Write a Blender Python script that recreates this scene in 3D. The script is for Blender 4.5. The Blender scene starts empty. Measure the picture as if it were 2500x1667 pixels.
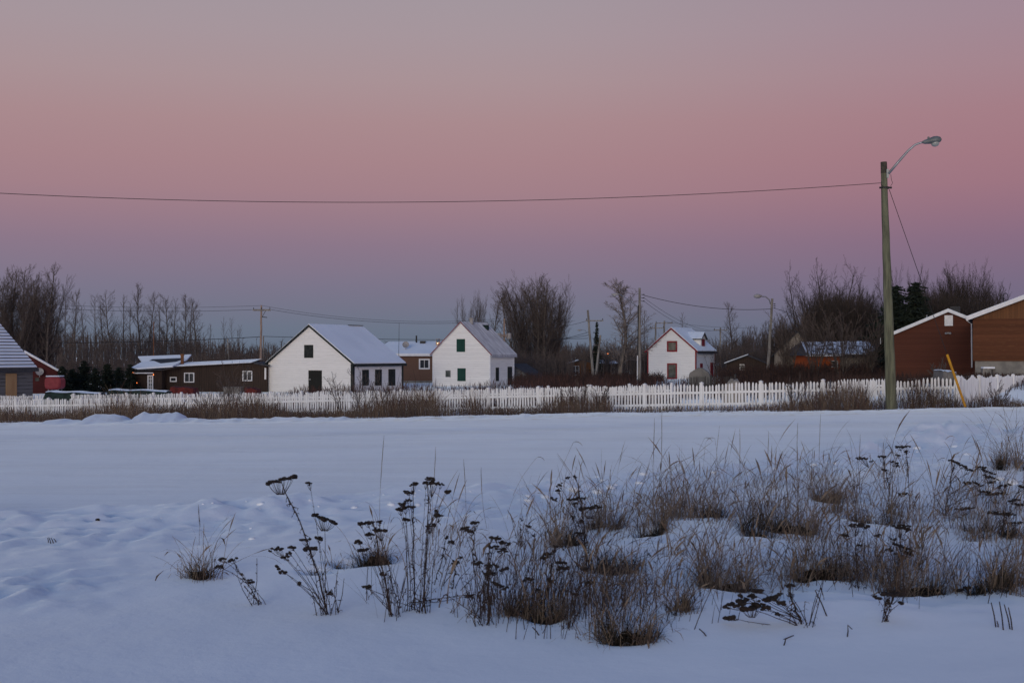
import bpy, math, random
import numpy as np
from mathutils import Vector, Matrix

scene = bpy.context.scene
COL = scene.collection
F = 3139.0          # focal length in photo pixels
EYE = 1.6
HY = 865.0          # horizon row of the photo
R = math.radians
V = Vector

def P(px, py, D):
    """a point at distance D (metres along +Y) seen at photo pixel px,py"""
    return V(((px - 1250.0) / F * D, D, EYE - (py - HY) / F * D))

# ------------------------------------------------------------------ mesh helper
class MB:
    def __init__(s):
        s.v = []; s.f = []; s.M = None
    def add(s, vs, fs):
        b = len(s.v)
        if s.M is not None:
            vs = [s.M @ V(p) for p in vs]
        s.v.extend([tuple(p) for p in vs])
        s.f.extend([tuple(i + b for i in f) for f in fs])
        return s
    def box(s, x0, x1, y0, y1, z0, z1):
        vs = [(x0,y0,z0),(x1,y0,z0),(x1,y1,z0),(x0,y1,z0),(x0,y0,z1),(x1,y0,z1),(x1,y1,z1),(x0,y1,z1)]
        return s.add(vs, [(0,3,2,1),(4,5,6,7),(0,1,5,4),(1,2,6,5),(2,3,7,6),(3,0,4,7)])
    def prism(s, prof, y0, y1):
        """profile in x,z (counter-clockwise seen from -y) swept along y"""
        n = len(prof)
        vs = [(x, y0, z) for x, z in prof] + [(x, y1, z) for x, z in prof]
        fs = [tuple(range(n)), tuple(range(2*n-1, n-1, -1))]
        for i in range(n):
            j = (i + 1) % n
            fs.append((i, n+i, n+j, j))
        return s.add(vs, fs)
    def tube(s, pts, rad, n=6, cap=True):
        pts = [V(p) for p in pts]
        if not hasattr(rad, '__len__'): rad = [rad]*len(pts)
        vs = []; fs = []
        t0 = (pts[1]-pts[0]).normalized()
        a = t0.cross(V((0,0,1)))
        if a.length < .05: a = t0.cross(V((1,0,0)))
        a.normalize()
        for i, p in enumerate(pts):
            t = (pts[min(i+1,len(pts)-1)] - pts[max(i-1,0)]).normalized()
            a = (a - t*a.dot(t))
            if a.length < 1e-5: a = t.orthogonal()
            a.normalize(); b = t.cross(a)
            for k in range(n):
                g = 2*math.pi*k/n
                vs.append(p + a*(math.cos(g)*rad[i]) + b*(math.sin(g)*rad[i]))
        for i in range(len(pts)-1):
            for k in range(n):
                k2 = (k+1) % n
                fs.append((i*n+k, i*n+k2, (i+1)*n+k2, (i+1)*n+k))
        if cap:
            fs.append(tuple(range(n-1,-1,-1))); m = (len(pts)-1)*n
            fs.append(tuple(range(m, m+n)))
        return s.add(vs, fs)
    def ball(s, c, rx, ry=None, rz=None, nu=8, nv=5, jit=0, rng=None, M=None):
        ry = rx if ry is None else ry; rz = rx if rz is None else rz
        c = V(c); vs = []; fs = []
        def q(x, y, z):
            k = 1 + (rng.uniform(-jit, jit) if jit else 0)
            w = V((x*rx*k, y*ry*k, z*rz*k))
            if M is not None: w = M @ w
            return c + w
        vs.append(q(0,0,-1))
        for i in range(1, nv):
            th = -math.pi/2 + math.pi*i/nv
            for k in range(nu):
                g = 2*math.pi*k/nu
                vs.append(q(math.cos(th)*math.cos(g), math.cos(th)*math.sin(g), math.sin(th)))
        vs.append(q(0,0,1))
        for k in range(nu): fs.append((0, 1+(k+1)%nu, 1+k))
        for i in range(nv-2):
            for k in range(nu):
                a = 1+i*nu; k2 = (k+1)%nu
                fs.append((a+k, a+k2, a+nu+k2, a+nu+k))
        a = 1+(nv-2)*nu; top = len(vs)-1
        for k in range(nu): fs.append((a+k, a+(k+1)%nu, top))
        return s.add(vs, fs)
    def sliver(s, p, q, w, side=None):
        """thin pointed three sided twig / needle spray"""
        p = V(p); q = V(q); d = q-p
        a = d.cross(V((random.uniform(-1,1),random.uniform(-1,1),random.uniform(-1,1))))
        if a.length < 1e-6: a = d.orthogonal()
        a.normalize(); b = d.normalized().cross(a)
        s.add([p+a*w, p-a*w*.5+b*w*.87, p-a*w*.5-b*w*.87, q], [(0,1,3),(1,2,3),(2,0,3)])
    def build(s, name, mat, parent=None, smooth=False):
        me = bpy.data.meshes.new(name)
        me.from_pydata(s.v, [], s.f)
        me.materials.append(mat)
        if smooth:
            me.polygons.foreach_set('use_smooth', [True]*len(me.polygons))
        me.update()
        o = bpy.data.objects.new(name, me); COL.objects.link(o)
        if parent is not None: o.parent = parent
        return o

def np_mesh(name, verts, quads, mat, parent=None, smooth=False):
    me = bpy.data.meshes.new(name)
    nv, nf = len(verts), len(quads)
    me.vertices.add(nv); me.vertices.foreach_set('co', np.asarray(verts, np.float32).ravel())
    me.loops.add(nf*4); me.loops.foreach_set('vertex_index', np.asarray(quads, np.int32).ravel())
    me.polygons.add(nf)
    me.polygons.foreach_set('loop_start', np.arange(0, nf*4, 4, dtype=np.int32))
    me.polygons.foreach_set('loop_total', np.full(nf, 4, np.int32))
    if smooth: me.polygons.foreach_set('use_smooth', np.ones(nf, bool))
    me.materials.append(mat); me.update(calc_edges=True); me.validate()
    o = bpy.data.objects.new(name, me); COL.objects.link(o)
    if parent is not None: o.parent = parent
    return o

def tag(o, label=None, cat=None, group=None, kind=None):
    if label: o['label'] = label
    if cat: o['category'] = cat
    if group: o['group'] = group
    if kind: o['kind'] = kind
    return o
def empty(name, loc=(0,0,0), rz=0, label=None, cat=None, group=None):
    o = bpy.data.objects.new(name, None); COL.objects.link(o)
    o.empty_display_size = .3
    o.location = loc; o.rotation_euler = (0,0,rz)
    return tag(o, label, cat, group)
def copy_tree(o, parent=None):
    c = o.copy(); COL.objects.link(c)
    if parent is not None: c.parent = parent
    for ch in list(o.children): copy_tree(ch, c)
    return c

# ------------------------------------------------------------------ materials
def new_mat(name):
    m = bpy.data.materials.new(name); m.use_nodes = True
    nt = m.node_tree; bs = nt.nodes['Principled BSDF']
    return m, nt, bs
def N(nt, typ, **kw):
    n = nt.nodes.new(typ)
    for k, v in kw.items(): setattr(n, k, v)
    return n
def mixc(nt, fac, a, b):
    n = nt.nodes.new('ShaderNodeMix'); n.data_type = 'RGBA'
    for sock, val in ((n.inputs[0], fac), (n.inputs[6], a), (n.inputs[7], b)):
        if hasattr(val, 'is_linked') or hasattr(val, 'links'): nt.links.new(val, sock)
        else: sock.default_value = val if not isinstance(val, tuple) else (*val[:3], 1)
    return n.outputs[2]
def math_n(nt, op, a, b=None, c=None):
    n = nt.nodes.new('ShaderNodeMath'); n.operation = op
    for i, val in enumerate((a, b, c)):
        if val is None: continue
        if hasattr(val, 'links'): nt.links.new(val, n.inputs[i])
        else: n.inputs[i].default_value = val
    return n.outputs[0]
def noise_n(nt, vec, scale, detail=4, rough=.55):
    n = nt.nodes.new('ShaderNodeTexNoise'); n.inputs['Scale'].default_value = scale
    n.inputs['Detail'].default_value = detail; n.inputs['Roughness'].default_value = rough
    nt.links.new(vec, n.inputs['Vector']); return n.outputs['Fac']
def ramp01(nt, val, lo, hi):
    n = nt.nodes.new('ShaderNodeMapRange'); n.interpolation_type = 'SMOOTHSTEP'
    nt.links.new(val, n.inputs[0]); n.inputs[1].default_value = lo; n.inputs[2].default_value = hi
    return n.outputs[0]
def obj_vec(nt, scale=(1,1,1), src='Object'):
    tc = nt.nodes.new('ShaderNodeTexCoord'); mp = nt.nodes.new('ShaderNodeMapping')
    mp.inputs['Scale'].default_value = scale
    nt.links.new(tc.outputs[src], mp.inputs['Vector']); return mp.outputs['Vector']
def bump(nt, bs, h, strength, dist):
    b = nt.nodes.new('ShaderNodeBump'); b.inputs['Strength'].default_value = strength
    b.inputs['Distance'].default_value = dist
    nt.links.new(h, b.inputs['Height']); nt.links.new(b.outputs['Normal'], bs.inputs['Normal'])

def mat(name, col, col2=None, rough=.85, scale=3, stretch=(1,1,1), lo=.35, hi=.65, spec=.25, bmp=0, bscale=12, bdist=.02, metal=0):
    m, nt, bs = new_mat(name)
    if col2 is None: col2 = tuple(c*.72 for c in col)
    v = obj_vec(nt, stretch)
    n = noise_n(nt, v, scale, 5)
    nt.links.new(mixc(nt, ramp01(nt, n, lo, hi), col, col2), bs.inputs['Base Color'])
    bs.inputs['Roughness'].default_value = rough
    bs.inputs['Specular IOR Level'].default_value = spec
    bs.inputs['Metallic'].default_value = metal
    if bmp: bump(nt, bs, noise_n(nt, v, bscale, 4), bmp, bdist)
    return m

def siding(name, col, seam, pitch, vertical=False, wear=None, wear_amt=.5, seam_w=.14, rough=.8, board_var=.12):
    """boards: real seams every `pitch` metres, uneven in darkness, boards differ a little in tone"""
    m, nt, bs = new_mat(name)
    tc = nt.nodes.new('ShaderNodeTexCoord'); sx = nt.nodes.new('ShaderNodeSeparateXYZ')
    nt.links.new(tc.outputs['Object'], sx.inputs[0])
    if vertical: c = math_n(nt, 'ADD', sx.outputs[0], sx.outputs[1])
    else: c = sx.outputs[2]
    c = math_n(nt, 'DIVIDE', c, pitch)
    wob = noise_n(nt, obj_vec(nt), 1.3, 2)
    c = math_n(nt, 'ADD', c, math_n(nt, 'MULTIPLY', wob, .25))
    fr = math_n(nt, 'FRACT', c)
    idx = math_n(nt, 'FLOOR', c)
    rnd = nt.nodes.new('ShaderNodeTexWhiteNoise'); rnd.noise_dimensions = '1D'
    nt.links.new(idx, rnd.inputs['W'])
    st = (1,1,6) if not vertical else (6,6,.6)
    n1 = noise_n(nt, obj_vec(nt, st), .9, 5)
    sm = math_n(nt, 'LESS_THAN', fr, seam_w)
    sm = math_n(nt, 'MULTIPLY', sm, ramp01(nt, n1, .3, .7))
    base = mixc(nt, math_n(nt, 'MULTIPLY', rnd.outputs['Value'], board_var), col, tuple(x*.35 for x in col))
    if wear:
        n2 = noise_n(nt, obj_vec(nt, st), 2.2, 6, .65)
        base = mixc(nt, math_n(nt, 'MULTIPLY', ramp01(nt, n2, .5, .72), wear_amt), base, wear)
    nt.links.new(mixc(nt, sm, base, seam), bs.inputs['Base Color'])
    bs.inputs['Roughness'].default_value = rough; bs.inputs['Specular IOR Level'].default_value = .25
    bump(nt, bs, fr, .35, pitch*.12)
    return m

def emit(name, col, s):
    m, nt, bs = new_mat(name)
    bs.inputs['Base Color'].default_value = (*col, 1)
    bs.inputs['Emission Color'].default_value = (*col, 1); bs.inputs['Emission Strength'].default_value = s
    return m

def snow_mat(name, dirt=False):
    m, nt, bs = new_mat(name)
    v = obj_vec(nt)
    n1 = noise_n(nt, v, .35, 5)
    c = mixc(nt, ramp01(nt, n1, .3, .7), (.80,.85,.92), (.71,.76,.84))
    if dirt:
        at = nt.nodes.new('ShaderNodeAttribute'); at.attribute_name = 'grit'
        n3 = noise_n(nt, v, 2.4, 7, .7)
        f = math_n(nt, 'MULTIPLY', at.outputs['Fac'], ramp01(nt, n3, .46, .66))
        c = mixc(nt, f, c, (.52,.44,.34))
        at2 = nt.nodes.new('ShaderNodeAttribute'); at2.attribute_name = 'road'
        vs = obj_vec(nt, (.22,1.6,1))
        n4 = noise_n(nt, vs, 1.1, 6, .62)
        f2 = math_n(nt, 'MULTIPLY', at2.outputs['Fac'], ramp01(nt, n4, .42, .66))
        c = mixc(nt, math_n(nt, 'MULTIPLY', f2, .4), c, (.56,.59,.65))
    if dirt:
        at3 = nt.nodes.new('ShaderNodeAttribute'); at3.attribute_name = 'track'
        f3 = math_n(nt, 'MULTIPLY', at3.outputs['Fac'], ramp01(nt, noise_n(nt, obj_vec(nt, (.3,1.2,1)), 1.4, 5), .25, .7))
        c = mixc(nt, math_n(nt, 'MULTIPLY', f3, .9), c, (.50,.53,.60))
    nt.links.new(c, bs.inputs['Base Color'])
    bs.inputs['Roughness'].default_value = .62
    bs.inputs['Specular IOR Level'].default_value = .45
    bs.inputs['Sheen Weight'].default_value = .5
    bs.inputs['Sheen Roughness'].default_value = .4
    bs.inputs['Sheen Tint'].default_value = (.72,.87,1,1)
    h = math_n(nt, 'ADD', math_n(nt, 'MULTIPLY', noise_n(nt, v, 2.2, 6, .6), 1.0), math_n(nt, 'MULTIPLY', noise_n(nt, v, 14, 4, .6), .16))
    if dirt:
        hs = noise_n(nt, obj_vec(nt, (.55,2.4,1)), 2.6, 7, .72)
        h = math_n(nt, 'ADD', h, math_n(nt, 'MULTIPLY', math_n(nt, 'MULTIPLY', hs, at2.outputs['Fac']), 0.9))
    bump(nt, bs, h, .34, .06)
    return m

M = {}
M['snow'] = snow_mat('snow_ground', True)
M['roof_snow'] = snow_mat('snow_roof')
M['white_clap'] = siding('white_clapboard', (.80,.79,.77), (.42,.41,.39), .19, wear=(.58,.56,.53), wear_amt=.3, seam_w=.10, board_var=.06)
M['white_clap2'] = siding('white_clapboard_clean', (.82,.81,.79), (.45,.44,.43), .22, wear=(.6,.58,.55), wear_amt=.25, seam_w=.10)
M['white_paint'] = mat('white_fence_paint', (.80,.80,.79), (.60,.59,.57), scale=2.5, stretch=(1,1,.4), lo=.45, hi=.75)
M['black_trim'] = mat('black_green_trim', (.012,.016,.016), (.03,.034,.032))
M['dark_door'] = siding('dark_board_door', (.016,.016,.014), (.006,.006,.006), .17, vertical=True)
M['green_shutter'] = siding('green_shutter_boards', (.012,.055,.042), (.005,.02,.016), .2, vertical=True)
M['red_trim'] = mat('red_trim_paint', (.27,.026,.034), (.17,.02,.026))
M['glass'] = mat('dark_window_glass', (.02,.022,.026), (.035,.04,.045), rough=.08, spec=.5)
M['pale_glass'] = mat('curtained_window', (.11,.12,.11), (.05,.06,.05), rough=.15, spec=.5, scale=2)
M['dark_roof'] = mat('dark_shingle_roof', (.035,.035,.04), (.06,.06,.065), scale=8)
M['tin_roof'] = mat('corrugated_tin', (.36,.36,.40), (.58,.59,.63), scale=2.2, stretch=(.35,3.2,.35), lo=.35, hi=.7, rough=.6)
M['brown_sid'] = siding('brown_vinyl_siding', (.15,.085,.06), (.09,.05,.035), .13, seam_w=.12)
M['brown_board'] = siding('dark_brown_board_wall', (.040,.026,.020), (.012,.009,.008), .22, vertical=True, wear=(.075,.045,.032), wear_amt=.6)
M['log_grey'] = siding('weathered_log_wall', (.13,.13,.135), (.03,.03,.032), .27, wear=(.2,.2,.2), wear_amt=.5, seam_w=.22)
M['plywood'] = mat('plywood_door', (.36,.23,.12), (.30,.18,.09), scale=2, stretch=(1,1,.2))
M['barn_red'] = siding('dark_red_siding', (.075,.016,.016), (.04,.01,.01), .2)
M['cedar'] = siding('red_brown_board_siding', (.095,.030,.017), (.05,.016,.010), .17, seam_w=.1, board_var=.25)
M['cedar_light'] = siding('orange_brown_board_siding', (.125,.045,.02), (.065,.023,.012), .2, wear=(.17,.075,.03), wear_amt=.6, seam_w=.1, board_var=.5)
M['cedar_vert'] = siding('upright_gable_boards', (.16,.07,.03), (.08,.035,.016), .15, vertical=True, board_var=.35)
M['orange_sid'] = siding('orange_wall', (.46,.095,.02), (.2,.04,.01), .2, vertical=True)
M['white_trim'] = mat('white_fascia', (.78,.78,.78), (.68,.68,.69))
M['concrete'] = mat('grey_concrete', (.24,.23,.21), (.16,.155,.145), scale=2, bmp=.3)
M['pole_green'] = mat('treated_green_pole', (.16,.165,.105), (.09,.092,.062), scale=4, stretch=(3,3,.35), bmp=.5, bscale=9, bdist=.02)
M['pole_top'] = mat('dark_pole_top', (.05,.045,.035), (.08,.07,.05), scale=5)
M['pole_grey'] = mat('weathered_grey_pole', (.27,.25,.225), (.12,.11,.10), scale=3, stretch=(3,3,.3), bmp=.3)
M['pole_tan'] = mat('tan_pole', (.33,.24,.19), (.22,.16,.13), scale=3, stretch=(3,3,.3))
M['metal'] = mat('galvanised_steel', (.36,.37,.38), (.26,.27,.28), rough=.45, metal=.6, spec=.5)
M['lamp_head'] = mat('grey_lamp_housing', (.16,.18,.18), (.1,.115,.115), rough=.5, spec=.5)
M['lamp_glass'] = mat('frosted_lamp_glass', (.42,.44,.42), (.3,.32,.3), rough=.3, spec=.5)
M['steel_sunset'] = mat('sunset_tinted_flue', (.95,.70,.48), (.85,.52,.32), rough=.2, metal=1)  # orange sunset reflection is tinted into the steel's base colour
M['rust'] = mat('rusty_flue', (.20,.085,.035), (.12,.05,.025))
M['dark_iron'] = mat('dark_iron', (.02,.02,.022), (.035,.035,.035), rough=.6)
M['wire'] = mat('black_wire', (.02,.018,.022), (.03,.028,.03))
M['yellow'] = mat('yellow_guy_guard', (.55,.27,.015), (.42,.20,.015), rough=.6)
M['tank_red'] = mat('red_oil_tank', (.36,.055,.06), (.28,.04,.045), rough=.55)
M['tarp_green'] = mat('dark_green_tarp', (.02,.04,.034), (.012,.022,.02))
M['tarp_grey'] = mat('grey_tarp', (.20,.19,.175), (.14,.135,.125), scale=2, bmp=.5, bscale=3, bdist=.05)
M['red_dull'] = mat('dull_red_paint', (.15,.025,.02), (.07,.015,.012))
M['dish'] = mat('grey_dish', (.33,.32,.32), (.25,.24,.24), rough=.5)
M['bark'] = mat('dark_bark', (.110,.090,.078), (.055,.045,.039), scale=6)
M['bark_pale'] = mat('pale_poplar_bark', (.17,.145,.125), (.06,.05,.045), scale=2.5, stretch=(1,1,.5))
M['twig'] = mat('brown_twigs', (.105,.080,.069), (.065,.050,.043))
M['twig_dark'] = mat('dark_brown_twigs', (.052,.039,.033), (.030,.023,.019))
M['bark_dark'] = mat('blackish_bark', (.050,.040,.034), (.026,.021,.018), scale=6)
M['twig_red'] = mat('reddish_twigs', (.055,.030,.022), (.035,.02,.016))
M['twig_frost'] = mat('frosted_twigs', (.24,.20,.185), (.15,.125,.115))
M['needle'] = mat('dark_needles', (.010,.016,.012), (.018,.026,.016), scale=2)
M['straw'] = mat('dry_grass', (.200,.155,.115), (.080,.056,.043), scale=7)
M['straw_dark'] = mat('dark_dry_grass', (.026,.021,.014), (.011,.010,.008), scale=6)  # near-black: dark of the tussock hollows is put into the grass colour
M['straw_fence'] = mat('brown_fence_grass', (.150,.105,.068), (.056,.037,.028), scale=.5, lo=.4, hi=.6)
M['weed_red'] = mat('reddish_dry_weeds', (.085,.040,.033), (.042,.024,.021), scale=.9)
M['stem'] = mat('dark_tansy_stem', (.040,.026,.022), (.022,.016,.014), scale=20)
M['seed'] = mat('dark_seed_heads', (.016,.012,.011), (.028,.02,.016), scale=40)
M['root'] = mat('near_black_hollow', (.016,.013,.009), (.007,.006,.005), scale=14, bmp=1, bscale=30, bdist=.03, rough=1, spec=.05)  # shade of the snow hollows put into a near-black colour
M['dirt'] = mat('dark_dirt', (.03,.022,.016), (.015,.012,.01))
M['shelter_white'] = siding('peeling_white_boards', (.26,.23,.20), (.09,.075,.06), .22, vertical=True, wear=(.10,.075,.06), wear_amt=.9)
M['rock'] = mat('pale_gravel', (.36,.32,.27), (.25,.22,.18), scale=5, bmp=.6, bscale=8, bdist=.05)
M['lit_orange'] = emit('orange_lamp_glow', (1.0,.25,.06), 3)

# ------------------------------------------------------------------ terrain
def vnoise(x, y, seed=0):
    x = np.asarray(x, float); y = np.asarray(y, float)
    i = np.floor(x); j = np.floor(y); fx = x-i; fy = y-j
    fx = fx*fx*(3-2*fx); fy = fy*fy*(3-2*fy)
    def h(a, b):
        s = np.sin(a*127.1 + b*311.7 + seed*74.7)*43758.5453
        return s - np.floor(s)
    return (h(i,j)*(1-fx)+h(i+1,j)*fx)*(1-fy) + (h(i,j+1)*(1-fx)+h(i+1,j+1)*fx)*fy
def fbm(x, y, seed=0, o=4):
    t = 0; a = 1; s = 0
    for k in range(o):
        t = t + a*(vnoise(x*2**k, y*2**k, seed+k)-.5); s += a; a *= .5
    return t/s*2
def sstep(t): 
    t = np.clip(t, 0, 1); return t*t*(3-2*t)
NEAR_X = [-30,-4.9,-3.4,-2.3,-1.1,.23,2.4,4.4,7.2,9.2,30]
NEAR_Y = [10.5,12.2,12.4,13.1,13.85,14.5,16.5,18.5,21.4,23,36]
def Ynear(x): return np.interp(x, NEAR_X, NEAR_Y)
def Yfar(x): return np.clip(28.7 + .34*(x+11.4), 22, 48) + .35*np.sin(x*.5)
def Yfence(u):
    s = (15.9 - u*46)/(.883+.469*u); return 46+.469*s
UF = [-.6,-.4,-.18,.11,.345,.6]; ZF = [-2.0,-1.88,-1.38,-.68,-.30,.1]
UL = [-.6,-.4,-.19,-.06,.03,.11,.22,.33,.4,.6]; ZL = [-2.1,-2.0,-1.9,-1.7,-1.4,-1.05,-.6,.1,.3,.4]
HOLLOWS = []
def ground_z(x, y):
    x = np.asarray(x, float); y = np.asarray(y, float)
    yy = np.maximum(y, 1.0); u = np.clip(x/np.maximum(yy, 20), -.6, .6)
    yf = Yfar(x); yn = Ynear(x); yfe = Yfence(u)
    zf = np.interp(u, UF, ZF); zl = np.interp(u, UL, ZL)
    lot = zf + (zl-zf)*sstep((y-yfe)/28)
    w = np.clip((y-yf-1.5)/np.maximum(yfe-yf-1.5, 2), 0, 1)
    z = lot*w
    # near foreground: gently heaped, falling to the road
    nearf = sstep((yn-y)/2.5)
    z = z + nearf*(.035*fbm(x*.4, y*.4, 3) + .05*sstep((x+1)/4))
    z = z + nearf*.008*fbm(x*2.1, y*2.1, 9)
    patch = sstep((x+.6)/1.2)*sstep((y-6.9)/1.2)*sstep((15.5-y)/2)
    z = z + patch*(.11*fbm(x*1.15, y*.9, 14, 3) + .03*fbm(x*4.5, y*4.5, 16, 3))
    # ploughed ridge along the near edge of the road
    d = (y-yn)
    hgt = (.05 + .10*vnoise(x*.9, y*.4, 5) + .20*sstep((x-3.2)/3))
    lump = 1 + .9*fbm(x*3.0, y*3.0, 12, 4)
    z = z + hgt*np.exp(-(d/.75)**2)*np.clip(lump, .1, 3)
    z = z + .085*np.exp(-((d+.9)/1.2)**2)*np.abs(fbm(x*3.6, y*3.0, 15, 4))*1.4
    # heap right
    z = z + .26*np.exp(-(((x-5.9)/1.5)**2 + ((y-15.2)/1.1)**2))*(1+.5*fbm(x*2.2,y*2.2,21))
    z = z + .30*np.exp(-(((x-8.2)/1.6)**2 + ((y-20.0)/1.6)**2))*(1+.5*fbm(x*2.0,y*2.0,22))
    # left foreground broken clods
    z = z + .05*np.exp(-(((x+3.3)/.6)**2 + ((y-8.7)/1.1)**2))*np.clip(-.05+2.6*fbm(x*7.5,y*5.0,31,3),0,1.0)
    # road: wheel ruts running across
    road = sstep(d/1.5)*sstep((yf-y)/1.2)
    k = (yf-y)
    for off, wd, dp in ((4.8,.35,.05),(6.6,.4,.03),(9.5,.4,.022),(11.2,.4,.02)):
        z = z - road*dp*np.exp(-((k-off)/wd)**2)
    z = z + road*.03*np.exp(-((k-3.4)/1.0)**2)
    z = z + road*.018*fbm(x*.35, y*1.3, 41)
    # far windrow
    e = y-yf
    hb = (.02 + .05*vnoise(x*.55, 0*y+2, 51))*(.85-.65*sstep((x+6)/10))
    z = z + hb*np.exp(-((e-.9)/.7)**2)*np.clip(1+1.0*fbm(x*1.9, y*1.9, 55)+.5*fbm(x*6.5,y*6.5,57,3), .1, 2.2)
    z = z - .04*sstep((e+.5)/1)*np.exp(-np.maximum(e-8,0)/9) + .05*np.exp(-((e-1.9)/1.9)**2)*fbm(x*2.6, y*2.6, 58) + .07*np.exp(-((e-.9)/1.1)**2)*np.abs(fbm(x*3.6, y*1.3, 59, 3))*np.interp(x, [-14,-4,6,12], [1,1.2,.9,.5])
    for (cx, half, hh) in ((-9.72,.42,.15),(-8.55,.56,.16)):
        t = np.clip(1-((x-cx)/half)**6, 0, 1)**.8
        z = z + hh*t*np.exp(-((e-1.3)/.6)**4)*(1+.22*fbm(x*2.4,y*1.0,61)+.22*fbm(x*8,y*4,63,3))
    # rough snow between windrow and fence, right side
    z = z + .08*fbm(x*1.1, y*1.1, 71)*sstep((e-2.5)/2.5)*np.exp(-np.maximum(e-14,0)/20)
    z = z + .25*fbm(x*.06, y*.06, 81)*sstep((y-70)/40)*sstep((150-y)/20)*.5
    hn = np.clip(1+.9*fbm(x*5,y*5,91),.2,2) if HOLLOWS else 1
    for hx, hy, hr, hd in HOLLOWS:
        z = z - hd*hn*np.exp(-(((x-hx)/hr)**2 + ((y-hy)/hr)**2)) + hd*.5*np.exp(-(((x-hx)/(hr*1.3))**2 + ((y-hy-hr*1.6)/(hr*.8))**2))
    return z
GRID = {}
ground_exact = ground_z
def ground_lookup(x, y):
    X, Y, Z = GRID['X'], GRID['Y'], GRID['Z']
    x = np.asarray(x, float); y = np.asarray(y, float)
    i = np.clip(np.searchsorted(X, x)-1, 0, len(X)-2); j = np.clip(np.searchsorted(Y, y)-1, 0, len(Y)-2)
    fx = np.clip((x-X[i])/(X[i+1]-X[i]), 0, 1); fy = np.clip((y-Y[j])/(Y[j+1]-Y[j]), 0, 1)
    return (Z[j,i]*(1-fx)+Z[j,i+1]*fx)*(1-fy) + (Z[j+1,i]*(1-fx)+Z[j+1,i+1]*fx)*fy
def gz(x, y): return float(ground_z(np.array([x]), np.array([y]))[0])
def hit(px, py, lo=3.0, hi=60.0):
    """where the line of sight through a photo pixel meets the ground"""
    ds = np.concatenate([np.linspace(lo, 30, 1500), np.linspace(30.02, hi, 600)])
    xs = (px-1250)/F*ds; zs = EYE-(py-HY)/F*ds
    b = np.nonzero(zs <= ground_z(xs, ds))[0]
    i = b[0] if len(b) else len(ds)-1
    return V((xs[i], ds[i], gz(xs[i], ds[i])))

# px, py of base, width px, height px, blades, dark share, label
TUSSOCKS = [
 (490,1412,62,175,150,.45,'small lone tuft of dry grass standing out in clear snow, furthest left'),
 (838,1378,46,70,70,.7,'tiny dark grass tuft in a snow hollow between two tansy plants'),
 (912,1372,100,120,190,.7,'round dark grass tuft behind a short flowered tansy on the left'),
 (772,1393,22,95,50,.6,'thin upright grass wisp behind the tall tansy on the left'),
 (1385,1332,62,175,230,.35,'narrow sheaf of upright straw standing behind the tangled weeds'),
 (1505,1386,100,115,260,.85,'black matted grass clump sunk in an open snow hollow'),
 (1590,1300,86,130,220,.75,'low dark grass clump at the back with a snow lip under it'),
 (1535,1556,150,150,420,.75,'largest dark grass clump, nearest to the camera in the bottom middle'),
 (1345,1505,120,190,260,.6,'thick brown tangle of stalks at the front beside the dark clump'),
 (1255,1498,90,130,170,.55,'brown tuft at the front just right of the thick dark tansy'),
 (1655,1495,90,140,150,.25,'pale straw tuft leaning right at the front edge of the weeds'),
 (1775,1432,130,230,420,.6,'tall brown grass tussock with a black base in the middle of the patch'),
 (1850,1308,70,150,200,.8,'small black based tussock behind the tall brown one'),
 (1925,1293,150,200,460,.65,'broad dark tussock fringed with seeding grass in the upper right patch'),
 (2000,1402,170,190,480,.6,'wide rounded tussock of arching blades right of centre'),
 (2022,1222,90,150,300,.7,'rearmost dark tussock topped with brown blades near the road edge'),
 (2135,1275,160,170,460,.75,'dark spreading tussock at the back beside the tall right tansy'),
 (2235,1432,210,190,520,.6,'large messy tussock with tansy heads pushing through on the right'),
 (2425,1442,160,190,420,.45,'rusty brown tussock at the right edge of the frame, lower one'),
 (2405,1300,170,130,300,.55,'sprawling tussock on the right snow heap under leaning tansy'),
 (2450,1140,60,150,170,.5,'upright dry bush of stalks by the right snowbank'),
 (2505,1145,60,160,150,.5,'dry stalks cut by the right frame edge at the snowbank'),
 (1700,1262,210,190,420,.3,'wide reddish sheaf of grass at the back of the patch'),
 (1480,1290,110,190,190,.3,'loose seeding grass tuft left of the reddish sheaf'),
]
TUS = []
for t in TUSSOCKS:
    b = hit(t[0], t[1]); TUS.append(b)
for t, b in zip(TUSSOCKS, TUS):
    wr = t[2]/F*b.y/2
    if t[5] >= .6: HOLLOWS.append((b.x, b.y, max(.10, wr*.6), min(.15, .08+wr*.16)))

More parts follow.
